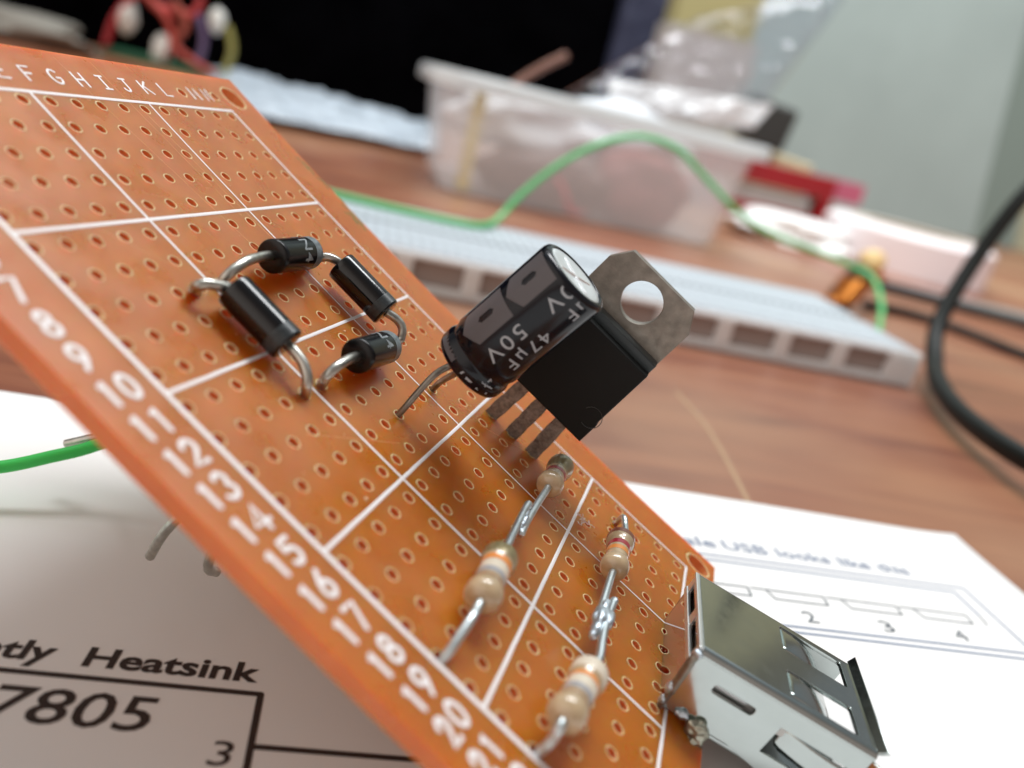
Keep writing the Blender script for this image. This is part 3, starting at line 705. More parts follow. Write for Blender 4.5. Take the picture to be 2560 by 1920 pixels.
rD = resistor('resistor with crimson and orange bands above the board, upper one of the right chain', Z(8.30, 21.56, 2.2), Z(10.55, 21.45, 2.3),
  [(.40, .50, M_bor), (.57, .68, M_bred), (.84, .94, M_bbr)],
  [[Z(8.35, 21.56, 2.2), Z(8.05, 21.54, 2.2), Z(7.3, 21.54, 2.2), Z(6.4, 21.56, 2.15), Z(5.7, 21.6, 2.0), Z(5.0, 21.68, 1.65)],
   [Z(10.5, 21.45, 2.3), Z(10.95, 21.5, 2.4), Z(11.6, 21.45, 2.25), Z(11.95, 21.3, 2.35), Z(12.5, 21.35, 1.6), Z(13.1, 21.5, .5), Z(13.3, 21.5, -.6), Z(13.4, 21.5, -3)]], r=1.12)
def fuse(o_, vox=.07):
    a_ = o_.modifiers.new('r', 'REMESH'); a_.mode = 'VOXEL'; a_.voxel_size = vox * S; a_.use_smooth_shade = True
    b_ = o_.modifiers.new('s', 'SMOOTH'); b_.iterations = 9; b_.factor = .5
    return o_
def solder(parent, org, blobs, m=M_solder):
    s = MB()
    for i, (p, r_, sx, sy, sz) in enumerate(blobs): s.blob(Vector(p) - Vector(org), r_, .22, i + 1, sx, sy, sz, rings=14, seg=20)
    return fuse(s.build('solder_joint', m, parent, flat=0))
solder(rB, Z(9.72, 18.46, 1.95), [(Z(6.75, 18.38, 1.78), .40, 1.9, .85, .8), (Z(7.25, 18.30, 1.88), .40, 1.9, .85, .8), (Z(6.42, 18.5, 1.62), .31, 1.2, .95, .9), (Z(7.7, 18.22, 1.98), .32, 1.2, .95, .9), (Z(7.0, 18.36, 1.95), .34, 1.6, .8, .8)])
solder(rD, Z(8.3, 21.56, 2.2), [(Z(5.72, 21.68, 2.1), .82, 1.6, .9, .75), (Z(5.72, 21.82, 2.3), .66, 1.7, .8, .8), (Z(6.25, 21.66, 2.25), .55, 1.8, .85, .8), (Z(5.25, 21.66, 1.9), .48, 1.6, .9, .9), (Z(6.7, 21.82, 2.45), .34, 1.2, .9, .9), (Z(4.98, 21.68, 1.65), .36, 1.1, .95, .95)])
# a fluff of wire strands by the upper resistor
fl = MB()
for k in range(9):
    p0 = bpt(11.2 + random.uniform(-.2, .2), 20.25 + random.uniform(-.1, .1), .3); pp = [p0]
    for i in range(4): pp.append(pp[-1] + Vector((random.uniform(-.5, .3), random.uniform(-.3, .35), random.uniform(-.1, .25))))
    fl.tube(pp, .035, seg=5, smooth=3)
tg = fl.build('lint', mat('lint', (.8, .7, .68), .6), None); tg.matrix_world = BM_
tag(tg, 'wisp of pale lint beside the resistor with crimson and orange bands', 'lint')

# ---- USB socket
Ru = Matrix(((0.99678563, 0.02151892, 0.07717087), (0.07003003, 0.23382802, -0.96975268), (-0.03891275, 0.97203981, 0.23156943)))
Mu = Ru.to_4x4(); Mu.translation = Vector((14.610, -62.874, .10)) * S
W_, T_, L_ = 11.33, 6.31, 14.1; th = .32
usb = thing('metal_socket', 'shiny nickel female connector overhanging the lower end of the orange board', 'connector', mtx=BM_ @ Mu)
# local axes: x = width, y = up (away from board), z = out along the mouth
def topM(y): return Matrix(((1, 0, 0, 0), (0, 0, -1, y), (0, 1, 0, 0), (0, 0, 0, 1)))     # (x, z) plate
def sideM(x): return Matrix(((0, 0, 1, x), (1, 0, 0, 0), (0, 1, 0, 0), (0, 0, 0, 1)))     # (y, z) plate
rr = .55
tp = plate_mesh([[(rr, 0), (W_ - rr, 0), (W_ - rr, L_), (rr, L_)], rrect(.95, 4.2, 7.2, 12.7, .25), rrect(6.9, 10.3, 7.4, 13.1, .25)], th, .03, topM(T_ - th / 2))
tp.build('top_face', M_usb, usb, flat=30)
for x0, x1, z0 in ((1.08, 4.07, 7.25), (7.03, 10.17, 7.45)):
    sp = MB(); n = 10; vs = []
    for i in range(n + 1):
        f_ = i / n; z_ = z0 - .1 + f_ * 3.7; y_ = T_ - th * .62 - .75 * f_ ** 2.6
        cur = 0
        for k in range(9):
            q = k / 8; vs.append((x0 + (x1 - x0) * q + .12 * f_ * (.5 - q), y_ + .16 * math.sin(math.pi * q) * 0 - .05 * (1 - math.sin(math.pi * q)), z_))
    sp.add(vs, [(i * 9 + k, i * 9 + k + 1, (i + 1) * 9 + k + 1, (i + 1) * 9 + k) for i in range(n) for k in range(8)])
    so = sp.build('spring_tongue', M_usb, usb, flat=60); md = so.modifiers.new('s', 'SOLIDIFY'); md.thickness = .22 * S
sd = plate_mesh([[(.75, 0), (T_ - rr, 0), (T_ - rr, L_), (.2, L_), (.2, 8.2), (.75, 5.3)], rrect(3.75, 4.45, 2.1, 5.45, .22), [(1.7, 7.5), (4.2, 7.6), (4.15, 13.0), (1.7, 12.9)]], th, .03, sideM(th / 2))
sd.build('near_side_face', M_usb, usb, flat=30)
sp = MB(); vs = []; n = 14
for i in range(n + 1):
    f_ = i / n; z_ = 13.05 - f_ * 4.9; dx = .15 + 1.0 * f_ ** 1.8; wv = .95 * (1 if f_ < .85 else math.sqrt(max(.05, 1 - ((f_ - .85) / .15) ** 2)))
    for k in range(7): vs.append((dx, 2.9 + wv * (k / 3 - 1) , z_))
sp.add(vs, [(i * 7 + k, i * 7 + k + 1, (i + 1) * 7 + k + 1, (i + 1) * 7 + k) for i in range(n) for k in range(6)])
so = sp.build('spring_tongue', M_usb, usb, flat=60); md = so.modifiers.new('s', 'SOLIDIFY'); md.thickness = .22 * S
sd = plate_mesh([[(.2, 0), (T_ - rr, 0), (T_ - rr, L_), (.2, L_)]], th, .03, sideM(W_ - th / 2)); sd.build('far_side_face', M_usb, usb, flat=30)
dk = MB(); dk.box(.8, W_ - .8, T_ - 2.0, T_ - .8, .5, .8); dk.build('seam_slot_shade', mat('slot_shade_dark', (.02, .02, .018), .6), usb, smooth=False)  # dark block filling the open slots, its colour stands in for shade
bt = plate_mesh([[(th, 3.0), (W_ - th, 3.0), (W_ - th, L_), (th, L_)]], th, .03, topM(.2 + th / 2)); bt.build('bottom_face', M_usb, usb, flat=30)
# rear face (upright mirror behind the slot)
bk = plate_mesh([[(.15, .05), (W_ - .15, .05), (W_ - .15, T_ - .75), (.15, T_ - .75)], rrect(1.3, 5.2, T_ - 1.5, T_ - .95, .2), rrect(6.3, 10.2, T_ - 1.5, T_ - .95, .2)], th, .03, Matrix(((1, 0, 0, 0), (0, 1, 0, 0), (0, 0, 1, th / 2), (0, 0, 0, 1))))
M_mirror = mat('nickel_rear', (.62, .55, .53), .05, metal=1, bump=.0015, bump_scale=.8)
bk.build('rear_face', M_mirror, usb, flat=30)
# rounded bends along the two long upper edges
for cx_, a0_, a1_, nm in ((rr, 90, 180, 0), (W_ - rr, 0, 90, 1)):
    ed = MB(); vs = []; n = 8; zs = [0, L_ * .25, L_ * .5, L_ * .75, L_]
    for z_ in zs:
        for k in range(n + 1):
            a_ = math.radians(a0_ + (a1_ - a0_) * k / n); vs.append((cx_ + rr * math.cos(a_), T_ - rr + rr * math.sin(a_), z_))
        for k in range(n + 1):
            a_ = math.radians(a1_ + (a0_ - a1_) * k / n); vs.append((cx_ + (rr - th) * math.cos(a_), T_ - rr + (rr - th) * math.sin(a_), z_))
    q = 2 * (n + 1)
    ed.add(vs, [(i * q + k, i * q + (k + 1) % q, (i + 1) * q + (k + 1) % q, (i + 1) * q + k) for i in range(len(zs) - 1) for k in range(q)] + [tuple(range(q)), tuple((len(zs) - 1) * q + k for k in reversed(range(q)))])
    ed.build('folded_edge', M_usb, usb, flat=35)
# folded rear seam with its two dark slots
sm_ = MB()
for x0, x1 in ((.2, 1.3), (5.2, 6.3), (10.2, 11.1)): sm_.box(x0, x1, T_ - 1.55, T_ - .30, -.2, .3)
for x0, x1 in ((.2, 11.1),): sm_.box(x0, x1, T_ - .30, T_ - .02, -.35, .02)
for x0, x1 in ((.2, 11.1),): sm_.box(x0, x1, T_ - 1.95, T_ - 1.5, -.3, -.02)
so = sm_.build('rear_seam', M_usb2, usb, smooth=False); bv = so.modifiers.new('b', 'BEVEL'); bv.width = .07 * S; bv.segments = 2
# flared lips at the mouth
lip = plate_mesh([[(.25, 0), (W_ - .1, 0), (W_ + .25, .75), (-.05, .75)]], .26, .05, Matrix(((1, 0, 0, 0), (0, .8, -.6, T_ - .1), (0, .6, .8, L_ - .02), (0, 0, 0, 1))))
lip.build('flared_lip', M_usb, usb, flat=35)
lip = plate_mesh([[(.5, 0), (T_ - .7, 0), (T_ - .6, .8), (.4, .8)]], .26, .05, Matrix(((0, -.75, .66, .1), (1, 0, 0, 0), (0, .66, .75, L_ - .02), (0, 0, 0, 1))))
lip.build('flared_lip', M_usb, usb, flat=35)
ins = MB(); ins.box(1.0, W_ - 1.0, 2.9, 4.3, 1.0, L_ - 1.6); ins.box(.5, W_ - .5, .7, T_ - .9, .5, 2.4)
so = ins.build('plastic_insert', M_usbin, usb, smooth=False); bv = so.modifiers.new('b', 'BEVEL'); bv.width = .15 * S; bv.segments = 2
# wire soldered along the rear near edge, and mounting tabs
q = MB(); q.tube([(.1, T_ - .35, -.15), (-.12, T_ - 1.0, -.32), (-.12, 4.6, -.30), (-.1, 2.8, -.2), (0, 1.4, -.12), (.1, 0, -.1), (.2, -1.5, 0)], [.16, .30, .34, .32, .26, .24, .24], seg=14, smooth=5)
q.build('bent_wire', M_leaddark, usb)
sj = MB()
for i, (p, r_, sx, sy, sz) in enumerate((((-.1, 2.55, -.3), .42, .8, 1.2, .9), ((-.05, 1.3, -.25), .34, .8, 1.3, .9), ((.1, .35, -.2), .30, 1, 1, 1), ((-.05, T_ - .45, -.25), .38, 1, .8, .9), ((-.12, 1.05, 1.5), .42, .8, .8, 1.3))):
    sj.blob(p, r_, .5, i + 2, sx, sy, sz)
fuse(sj.build('solder_joint', M_solder, usb, flat=0))
sj = MB()
for i, (p, r_, sx, sy, sz) in enumerate((((-.2, .65, 2.9), .80, .8, 1.0, 1.0), ((-.2, -.15, 3.2), .75, .9, 1.0, .9), ((-.25, -.9, 3.6), .60, .9, 1.1, .8), ((-.2, -1.5, 3.6), .55, 1, 1, .9), ((-.3, -.8, 2.8), .42, 1, 1, .9), ((-.2, -2.3, 4.0), .6, 1, 1.2, .9), ((-.2, -.3, 2.5), .35, 1, 1, 1))):
    sj.blob(p, r_, .6, i + 5, sx, sy, sz)
fuse(sj.build('mounting_tab_solder', M_flux, usb, flat=0))
sl = MB(); sl.box(.62, .75, 3.6, 4.1, 1.9, 4.9); sl.build('inner_plate', M_usb2, usb, smooth=False)
q = MB(); 
for p, r_ in (((-.55, .75, 3.1), .50),):
    q.tube([Vector(p) + Vector((0, r_ * math.cos(a_ * math.pi / 8), r_ * math.sin(a_ * math.pi / 8))) for a_ in range(0, 17)], .13, seg=8, smooth=0)
q.build('mounting_eyelet', M_flux, usb)
# row of pale contact stubs along the bottom rear edge
q = MB()
for k in range(9):
    q.blob((1.6 + k * 1.12 + random.uniform(-.15, .15), .12, -.28), .36, .4, k, 1.1, .55, .7, rings=8, seg=12)
q.build('contact_stubs', mat('stub_plastic', (.72, .60, .52), .3, spec=.6), usb, flat=80)

# ---- green wire under the board
def wtube(name, pts, r, m, label, cat, parts=None, seg=18):
    o_ = Vector(pts[0]); q = MB(); q.tube([Vector(p) - o_ for p in pts], r, seg=seg, smooth=6)
    ob = q.build(name, m); ob.location = o_ * S; tag(ob, label, cat); return ob
wtube('green_wire', [(-52, 60, 6.5), (-40, 64.5, 4.2), (-32, 68, 3.7), (-26.4, 70.5, 3.9), (-22.8, 71.9, 4.8), (-19.1, 73.5, 6.0), (-13, 76, 9.5), (-6, 77, 14)], .56, M_green,
      'bright green insulated wire leaving the left side under the orange board', 'wire')

# ------------------------------------------------------------------ background things
# breadboard
M_bb = mat('breadboard_plastic', (.82, .92, 1.0), .42, spec=.5, sss=.8, sss_r=(1, 1, 1), sss_scale=4)
def bbtop():
    m = bpy.data.materials.new('breadboard_face'); m.use_nodes = True; n, l = m.node_tree.nodes, m.node_tree.links; b_ = n['Principled BSDF']
    t = n.new('ShaderNodeTexCoord'); mp = n.new('ShaderNodeMapping'); mp.inputs['Scale'].default_value = (1 / .00254,) * 3; l.new(t.outputs['Object'], mp.inputs[0])
    fr = n.new('ShaderNodeVectorMath'); fr.operation = 'FRACTION'; l.new(mp.outputs[0], fr.inputs[0])
    sb = n.new('ShaderNodeVectorMath'); sb.operation = 'SUBTRACT'; sb.inputs[1].default_value = (.5, .5, 0); l.new(fr.outputs[0], sb.inputs[0])
    ab = n.new('ShaderNodeVectorMath'); ab.operation = 'ABSOLUTE'; l.new(sb.outputs[0], ab.inputs[0])
    sx = n.new('ShaderNodeSeparateXYZ'); l.new(ab.outputs[0], sx.inputs[0])
    mx = n.new('ShaderNodeMath'); mx.operation = 'MAXIMUM'; l.new(sx.outputs[0], mx.inputs[0]); l.new(sx.outputs[1], mx.inputs[1])
    lt = n.new('ShaderNodeMath'); lt.operation = 'LESS_THAN'; lt.inputs[1].default_value = .2; l.new(mx.outputs[0], lt.inputs[0])
    mi = n.new('ShaderNodeMix'); mi.data_type = 'RGBA'; mi.inputs['A'].default_value = (.55, .62, .68, 1); mi.inputs['B'].default_value = (.24, .27, .30, 1)
    l.new(lt.outputs[0], mi.inputs['Factor']); l.new(mi.outputs['Result'], b_.inputs['Base Color']); b_.inputs['Roughness'].default_value = .45
    return m
bbm = bbtop()
bb = thing('breadboard', 'white solderless breadboard with ribbed front edge on the table behind the board', 'breadboard', loc=(-33, 172, 0))
for nm, y0_, y1_ in (('power_rail', 2.3, 11), ('terminal_block', 11.6, 26.2), ('terminal_block', 28.8, 43.4), ('power_rail', 44, 54)):
    q = MB(); q.box(0, 165, y0_, y1_, 1, 8.5); so = q.build(nm, bbm, bb, smooth=False); bv = so.modifiers.new('b', 'BEVEL'); bv.width = .3 * S; bv.segments = 2
q = MB(); q.box(0, 165, 2.5, 54, .1, 1.0); q.box(0, 165, 26.2, 28.8, 1.0, 6.0); q.build('backing_strip', mat('foam_backing', (.5, .5, .5), .8), bb, smooth=False)
loops = [[(0, .1), (165, .1), (165, 8.4), (0, 8.4)]]; wins = []
x_ = 1.8
k = 0
while x_ < 158:
    wins.append((x_, x_ + 10.9)); loops.append(rrect(x_, x_ + 10.9, 1.9, 7.2, .5)); x_ += 14.45
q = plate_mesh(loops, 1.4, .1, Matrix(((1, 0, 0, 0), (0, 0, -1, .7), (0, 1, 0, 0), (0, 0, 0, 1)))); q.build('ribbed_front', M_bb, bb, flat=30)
q = MB(); q.box(1, 164, 1.5, 2.2, 1, 8.2); q.build('recess', mat('recess_reflection_tint', (.30, .25, .23), .5), bb, smooth=False)  # brown table reflection in the recesses is put into this colour
q = MB()
for k in range(64): q.box(1.3 + k * 2.54, 2.6 + k * 2.54, 1.2, 2.1, 8.2, 9.1)
q.build('edge_bumps', mat('bump_plastic', (.72, .77, .82), .3), bb, smooth=False)

wtube('green_jumper_wire', [(-30, 219, 9.4), (-7.6, 216.8, 9.4), (9.4, 214.4, 9.4), (24.5, 213.4, 9.4), (31.5, 217, 9.6), (36.1, 226, 11.0), (42, 232, 18.2), (50.8, 236, 27.3), (60.9, 238, 34.9), (72, 240, 39.2), (83.9, 242, 38.5), (93.8, 244, 33.5), (107.7, 246, 25.8), (120.3, 250, 21.2),
     (137.4, 255, 18.2), (156, 262, 15.5), (168, 258, 13.0), (163, 240, 7.5), (152.5, 222, 5.0), (143, 206, 3.5)], .85, M_mint,
     'long green jumper wire arching up over the white breadboard', 'wire')
wtube('faint_green_wire', [(60, 232, 1.5), (85, 236, 1.3), (110, 238, 1.3), (135, 242, 1.3)], .9, mat('olive_wire', (.30, .42, .12), .5), 'thin olive green wire lying flat along the far edge of the breadboard', 'wire')

# inductor
coil = thing('inductor_coil', 'copper wound coil with cream cap standing just beyond the right end of the breadboard', 'coil', loc=(166, 266, 0))
q = MB(); q.lathe([(0, 4.0), (1, 4.6), (14, 4.6), (15, 4.0)], (-2.0, 0, 1), (4.5, 0, 15), seg=32); q.build('core', mat('ferrite', (.06, .03, .02), .4), coil)
q = MB(); pts = []
for i in range(0, 12 * 9):
    a_ = i / 12 * 2 * math.pi; zz = 1.5 + i / 108 * 9.0; pts.append((-1.8 + zz * .42 + 5.0 * math.cos(a_), 5.0 * math.sin(a_), zz))
q.tube(pts, .62, seg=8, smooth=0); q.build('copper_winding', mat('copper_wire', (.62, .24, .05), .3, metal=.8), coil)
q = MB(); q.blob((5.2, 0, 17), 4.6, .12, 2, 1, 1, .95); q.build('cream_cap', mat('cream_cap', (.85, .62, .30), .35), coil)
q = MB(); q.blob((9.0, -1, 12.5), 2.2, .2, 3); q.build('copper_bead', mat('copper_bead', (.5, .16, .04), .35, metal=.6), coil)

# black cables
wtube('black_cable_loop', [(186, 205, 78), (172, 202, 60), (163, 200, 48.2), (155.6, 198, 30.8), (146.4, 190, 14.3), (140, 178, 6.5), (130.4, 161, 4.8), (122.8, 142.5, 4.3), (118.5, 124, 4.8), (118, 108, 6), (122, 90, 8)], 2.05, M_blackcable,
      'thick black cable curving down in a wide loop at the right edge', 'cable')
wtube('thin_black_lead', [(176, 268, 2), (190, 272, 1.6), (203, 268, 1.6), (212, 252, 1.5), (217, 237, 1.5), (226, 215, 1.5)], 1.7, M_blackcable, 'thin black lead from the copper coil, nearer one of two running right', 'cable', None)
wtube('thin_black_lead', [(180, 285, 3), (205, 318, 3), (235, 315, 3), (267, 297, 3), (300, 290, 3)], 1.8, M_blackcable, 'thin black lead from the copper coil, farther one of two running right', 'cable', None)

# pliers-like steel tool
tool = thing('steel_tweezers', 'pair of pale steel tweezers lying between the two thin black leads', 'tweezers', loc=(215, 330, 0))
for dy, z_ in ((0, 2.0), (-13, 2.4)):
    q = MB(); n = 12; vs = []
    for i in range(n + 1):
        f_ = i / n; x = f_ * 150; y = dy * math.sin(math.pi * min(1, f_ * .9 + .05)) - f_ * 20; wd = 2.2 + 3.2 * f_
        for sx_, sz_ in ((-1, 0), (1, 0), (1, 1), (-1, 1)): vs.append((x, y + sx_ * wd, z_ + sz_ * 2.2))
    q.add(vs, [(i * 4 + k, i * 4 + (k + 1) % 4, (i + 1) * 4 + (k + 1) % 4, (i + 1) * 4 + k) for i in range(n) for k in range(4)] + [(3, 2, 1, 0), tuple(n * 4 + k for k in range(4))])
    q.build('arm', mat('brushed_steel', (.62, .62, .66), .3, metal=.8), tool, flat=40)

# plates/rolls in the distance
dish = thing('tape_roll', 'pale pinkish white roll of tape lying flat before the grey cabinet', 'tape', loc=(296, 436, -3))
q = MB(); q.lathe([(0, 34), (0, 44), (1, 46), (22, 46), (25, 42), (25, 34)], (0, 0, 0), (0, 0, 26), seg=56, cap=False); q.build('outer_wrap', mat('tape_white', (.80, .74, .76), .45), dish, flat=40)
q = MB(); q.lathe([(1, 24), (1, 33.9), (25, 33.9), (25, 24), (1, 24)], (0, 0, 0), (0, 0, 26), seg=48, cap=False); q.build('cardboard_core', mat('core_card', (.45, .38, .28), .8), dish, flat=40)
tag(None or MB().__class__() and (lambda qq: (qq.blob((0, 0, 0), 1, .5, 4, 34, 22, 9, rings=16, seg=28), qq.build('paper_scrap', mat('tissue', (.86, .88, .88), .8)))[1])(MB()), 'crumpled white tissue scrap lying left of the tape roll', 'tissue').location = Vector((222, 425, 6)) * S

# red tray
tray = thing('red_box', 'open red plastic box with grey parts inside, beyond the arching wire', 'box', loc=(262, 570, 0))
def rotp(v): a_ = math.radians(-5); return Vector((v.x * math.cos(a_) - v.y * math.sin(a_), v.x * math.sin(a_) + v.y * math.cos(a_), v.z))
q = MB(); q.box(-48, 46, -22, 2, 22, 36); q.box(-60, 46, -22, -18, 0, 9); q.box(-60, -44, -22, 2, 0, 16); q.box(38, 46, -22, 2, 0, 24); q.box(-48, -44, -22, 2, 0, 22); q.box(-55, 55, -20, 0, 0, 2)
so = q.build('shell', mat('red_plastic', (.30, .004, .010), .3, coat=.3), tray, smooth=False, fn=rotp); bv = so.modifiers.new('b', 'BEVEL'); bv.width = 1.5 * S; bv.segments = 3
q = MB(); q.box(-40, 34, -19, -3, 2, 20); so = q.build('grey_contents', mat('grey_contents', (.36, .34, .33), .5), tray, smooth=False, fn=rotp); bv = so.modifiers.new('b', 'BEVEL'); bv.width = 2 * S; bv.segments = 2
rl = MB()
for k in range(3): rl.tube([(318 + (22 - k * 3) * math.cos(a_ * math.pi / 12), 520 + (12 - k) * math.sin(a_ * math.pi / 12), 6 + k * 5) for a_ in range(25)], 3.2, seg=12, smooth=0)
tag(rl.build('coiled_cable', mat('coil_black', (.02, .018, .022), .5)), 'small coil of black cable beside the right end of the red box', 'cable')
pk = MB(); pk.box(-14, 16, -8, 8, 40, 54); so = pk.build('pink_eraser', mat('pink', (.5, .12, .2), .6), smooth=False); so.location = Vector((330, 585, -18)) * S
tag(so, 'small pink block beside the right end of the red box', 'eraser')
bx = MB(); bx.box(-30, 30, -10, 10, 38, 60); so = bx.build('cardboard_piece', mat('cardboard', (.42, .26, .12), .8), smooth=False); so.location = Vector((250, 640, 12)) * S; so.rotation_euler = (0, .25, -.2)
bv = so.modifiers.new('b', 'BEVEL'); bv.width = 2 * S; tag(so, 'folded brown cardboard piece behind the red box', 'cardboard')
bx = MB(); bx.box(-17, 17, -10, 10, 0, 30); so = bx.build('black_block', mat('black_block', (.02, .022, .02), .5), smooth=False); so.location = Vector((268, 605, 46)) * S; so.rotation_euler = (0, .12, -.2)
bv = so.modifiers.new('b', 'BEVEL'); bv.width = 2 * S; tag(so, 'small dark block perched on top of the clutter behind the red box', 'block')
bx = MB(); bx.box(-35, 35, -10, 10, 0, 30); so = bx.build('tan_wooden_block', mat('tan_wood', (.50, .42, .26), .7), smooth=False); so.location = Vector((284, 625, 14)) * S; so.rotation_euler = (0, .1, -.2)
bv = so.modifiers.new('b', 'BEVEL'); bv.width = 2 * S; tag(so, 'tan wooden block between the red box and the small dark block', 'block')

# grey cabinet closing the view on the right
cab = thing('grey_cabinet', 'large matte grey green cabinet side filling the upper right', 'cabinet', loc=(725, 943, 0))
def lean(v): return Vector((v.x - v.z * .17, v.y, v.z))
q = MB(); q.box(-640, 0, 0, 300, 0, 700); so = q.build('side_panel', mat('cabinet_paint', (.37, .47, .465), .6, spec=.3, var=.12, var_scale=.006), cab, smooth=False, fn=lean)
q = MB(); q.box(1, 60, 2, 300, 0, 700); q.build('edge_strip', mat('cabinet_edge', (.20, .27, .25), .5), cab, smooth=False, fn=lean)
q = MB(); q.box(62, 380, 20, 300, 0, 700); q.build('rear_board', mat('cabinet_beige', (.44, .46, .33), .6), cab, smooth=False, fn=lean)

# clear plastic tub
def tubmat():
    m = bpy.data.materials.new('clear_tub_plastic'); m.use_nodes = True; n, l = m.node_tree.nodes, m.node_tree.links; b_ = n['Principled BSDF']
    b_.inputs['Base Color'].default_value = (.90, .93, .96, 1); b_.inputs['Roughness'].default_value = .3; b_.inputs['Alpha'].default_value = .28
    b_.inputs['Specular IOR Level'].default_value = .7
    return m
TM = tubmat()
tub = thing('clear_plastic_tub', 'clear frosted plastic tub with a thick rim, holding bags and bits, behind the breadboard', 'tub', loc=(20, 334, 0))
TW, TD, TH_ = 134, 105, 45
def taper(v):
    f_ = .90 + .10 * v.z / TH_; return Vector(((v.x - TW / 2) * f_ + TW / 2, (v.y - TD / 2) * f_ + TD / 2, v.z))
outer = rrect(0, TW, 0, TD, 12, 6); inner = rrect(1.4, TW - 1.4, 1.4, TD - 1.4, 11, 6)
q = MB(); zs = [0, 3, 15, 30, 42]; vs = []
for z_ in zs:
    for x, y in outer: vs.append((x, y, z_))
for z_ in reversed(zs):
    for x, y in inner: vs.append((x, y, max(z_, 1.4)))
n_ = len(outer); R_ = len(zs) * 2
q.add(vs, [(i * n_ + k, i * n_ + (k + 1) % n_, (i + 1) * n_ + (k + 1) % n_, (i + 1) * n_ + k) for i in range(R_ - 1) for k in range(n_)] + [tuple(reversed(range(n_))), tuple((R_ - 1) * n_ + k for k in range(n_))])
q.build('walls', TM, tub, flat=50, fn=taper)
q = MB(); o2 = rrect(-4.5, TW + 4.5, -4.5, TD + 4.5, 15, 6); i2 = rrect(1.4, TW - 1.4, 1.4, TD - 1.4, 11, 6); vs = []
for lp_, z_ in ((o2, 39), (o2, 43.5), (rrect(-3.5, TW + 3.5, -3.5, TD + 3.5, 14, 6), 45), (i2, 45), (i2, 42), (outer, 41)): vs += [(x, y, z_) for x, y in lp_]
q.add(vs, [(i * n_ + k, i * n_ + (k + 1) % n_, (i + 1) * n_ + (k + 1) % n_, (i + 1) * n_ + k) for i in range(5) for k in range(n_)])
rimm = TM.copy(); rimm.name = 'tub_rim_plastic'; rimm.node_tree.nodes['Principled BSDF'].inputs['Alpha'].default_value = .9; rimm.node_tree.nodes['Principled BSDF'].inputs['Base Color'].default_value = (.72, .80, .84, 1)
q.build('rim', rimm, tub, flat=50)
def lumpy(name, c, r, sx, sy, sz, m, label, cat, seed=1, lump=.35, group=None):
    q_ = MB(); q_.blob((0, 0, 0), r, lump, seed, sx, sy, sz, rings=22, seg=32); ob = q_.build(name, m); ob.location = Vector(c) * S
    tag(ob, label, cat, group); return ob
lumpy('white_parts_bag', (62, 374, 31), 17, 1.9, 1.3, .8, mat('bag_white', (.80, .85, .90), .6), 'bulky whitish parts bag filling the left of the clear tub', 'bag', 3)
lumpy('grey_parts_bag', (106, 386, 34), 17, 1.9, 1.3, .75, mat('bag_greypink', (.66, .70, .75), .6), 'pinkish grey parts bag filling the right of the clear tub', 'bag', 5)
ys = MB(); ys.box(-2.5, 2.5, -1, 1, 0, 38); so = ys.build('yellow_strip', mat('yellow_strip', (.72, .62, .22), .5), smooth=False); so.location = Vector((37, 341, 2)) * S
tag(so, 'yellowish strip standing at the near left corner inside the clear tub', 'strip')
lumpy('dark_adapter', (72, 352, 12), 15, 2.0, .75, .78, mat('adapter_dark', (.07, .02, .012), .5), 'dark brown adapter lump low behind the front wall of the clear tub', 'adapter', 8, .2)
lumpy('maroon_pouch', (112, 354, 16), 17, 1.3, .7, .9, mat('pouch_maroon', (.22, .06, .06), .6), 'maroon pouch low at the right inside the clear tub', 'pouch', 9, .25)
rw = MB(); rw.tube([(74, 341, 14), (79, 341, 8), (82, 341, 3), (88, 342, 2.5)], 1.2, seg=10, smooth=5)
tag(rw.build('red_wire', mat('red_wire', (.55, .03, .05), .4)), 'short red wire inside the front wall of the clear tub', 'wire')
bw_ = MB(); bw_.tube([(45, 345, 40), (52, 350, 47), (60, 352, 54), (68, 354, 60)], 1.6, seg=10, smooth=5)
tag(bw_.build('brown_stick', mat('stick_brown', (.22, .10, .07), .5)), 'thin brown stick poking up out of the clear tub', 'stick')

# crumpled clear bag with glints
def crumple(name, corners, nu, nv, amp, m, label, cat, sc_=.05, seed=0, th=.3):
    q_ = MB(); A_, B_, C_, D_ = [Vector(c) for c in corners]; vs = []; N = (B_ - A_).cross(D_ - A_).normalized()
    for j in range(nv + 1):
        for i in range(nu + 1):
            s_, t_ = i / nu, j / nv; p = A_.lerp(B_, s_).lerp(D_.lerp(C_, s_), t_)
            h_ = 0; f_ = sc_; a_ = 1
            for o__ in range(4):
                h_ += a_ * (1 - 2 * abs(noise.noise(Vector((p.x * f_, p.y * f_, p.z * f_ + seed))))); f_ *= 2.1; a_ *= .5
            e_ = min(1, 6 * min(s_, 1 - s_) + .2, 6 * min(t_, 1 - t_) + .2)
            vs.append(p + N * amp * h_ * e_)
    q_.add(vs, [(j * (nu + 1) + i, j * (nu + 1) + i + 1, (j + 1) * (nu + 1) + i + 1, (j + 1) * (nu + 1) + i) for j in range(nv) for i in range(nu)])
    ob = q_.build(name, m, flat=60); md_ = ob.modifiers.new('s', 'SOLIDIFY'); md_.thickness = th * S; tag(ob, label, cat); return ob
clearbag = mat('clear_film', (.86, .87, .95), .06, spec=.6, trans=1, ior=1.35)
crumple('clear_plastic_bag', ((88, 440, 46), (190, 450, 50), (235, 475, 135), (150, 455, 98)), 70, 50, 5, clearbag, 'crumpled transparent bag with glinting folds rising behind the clear tub', 'plastic bag', .04)
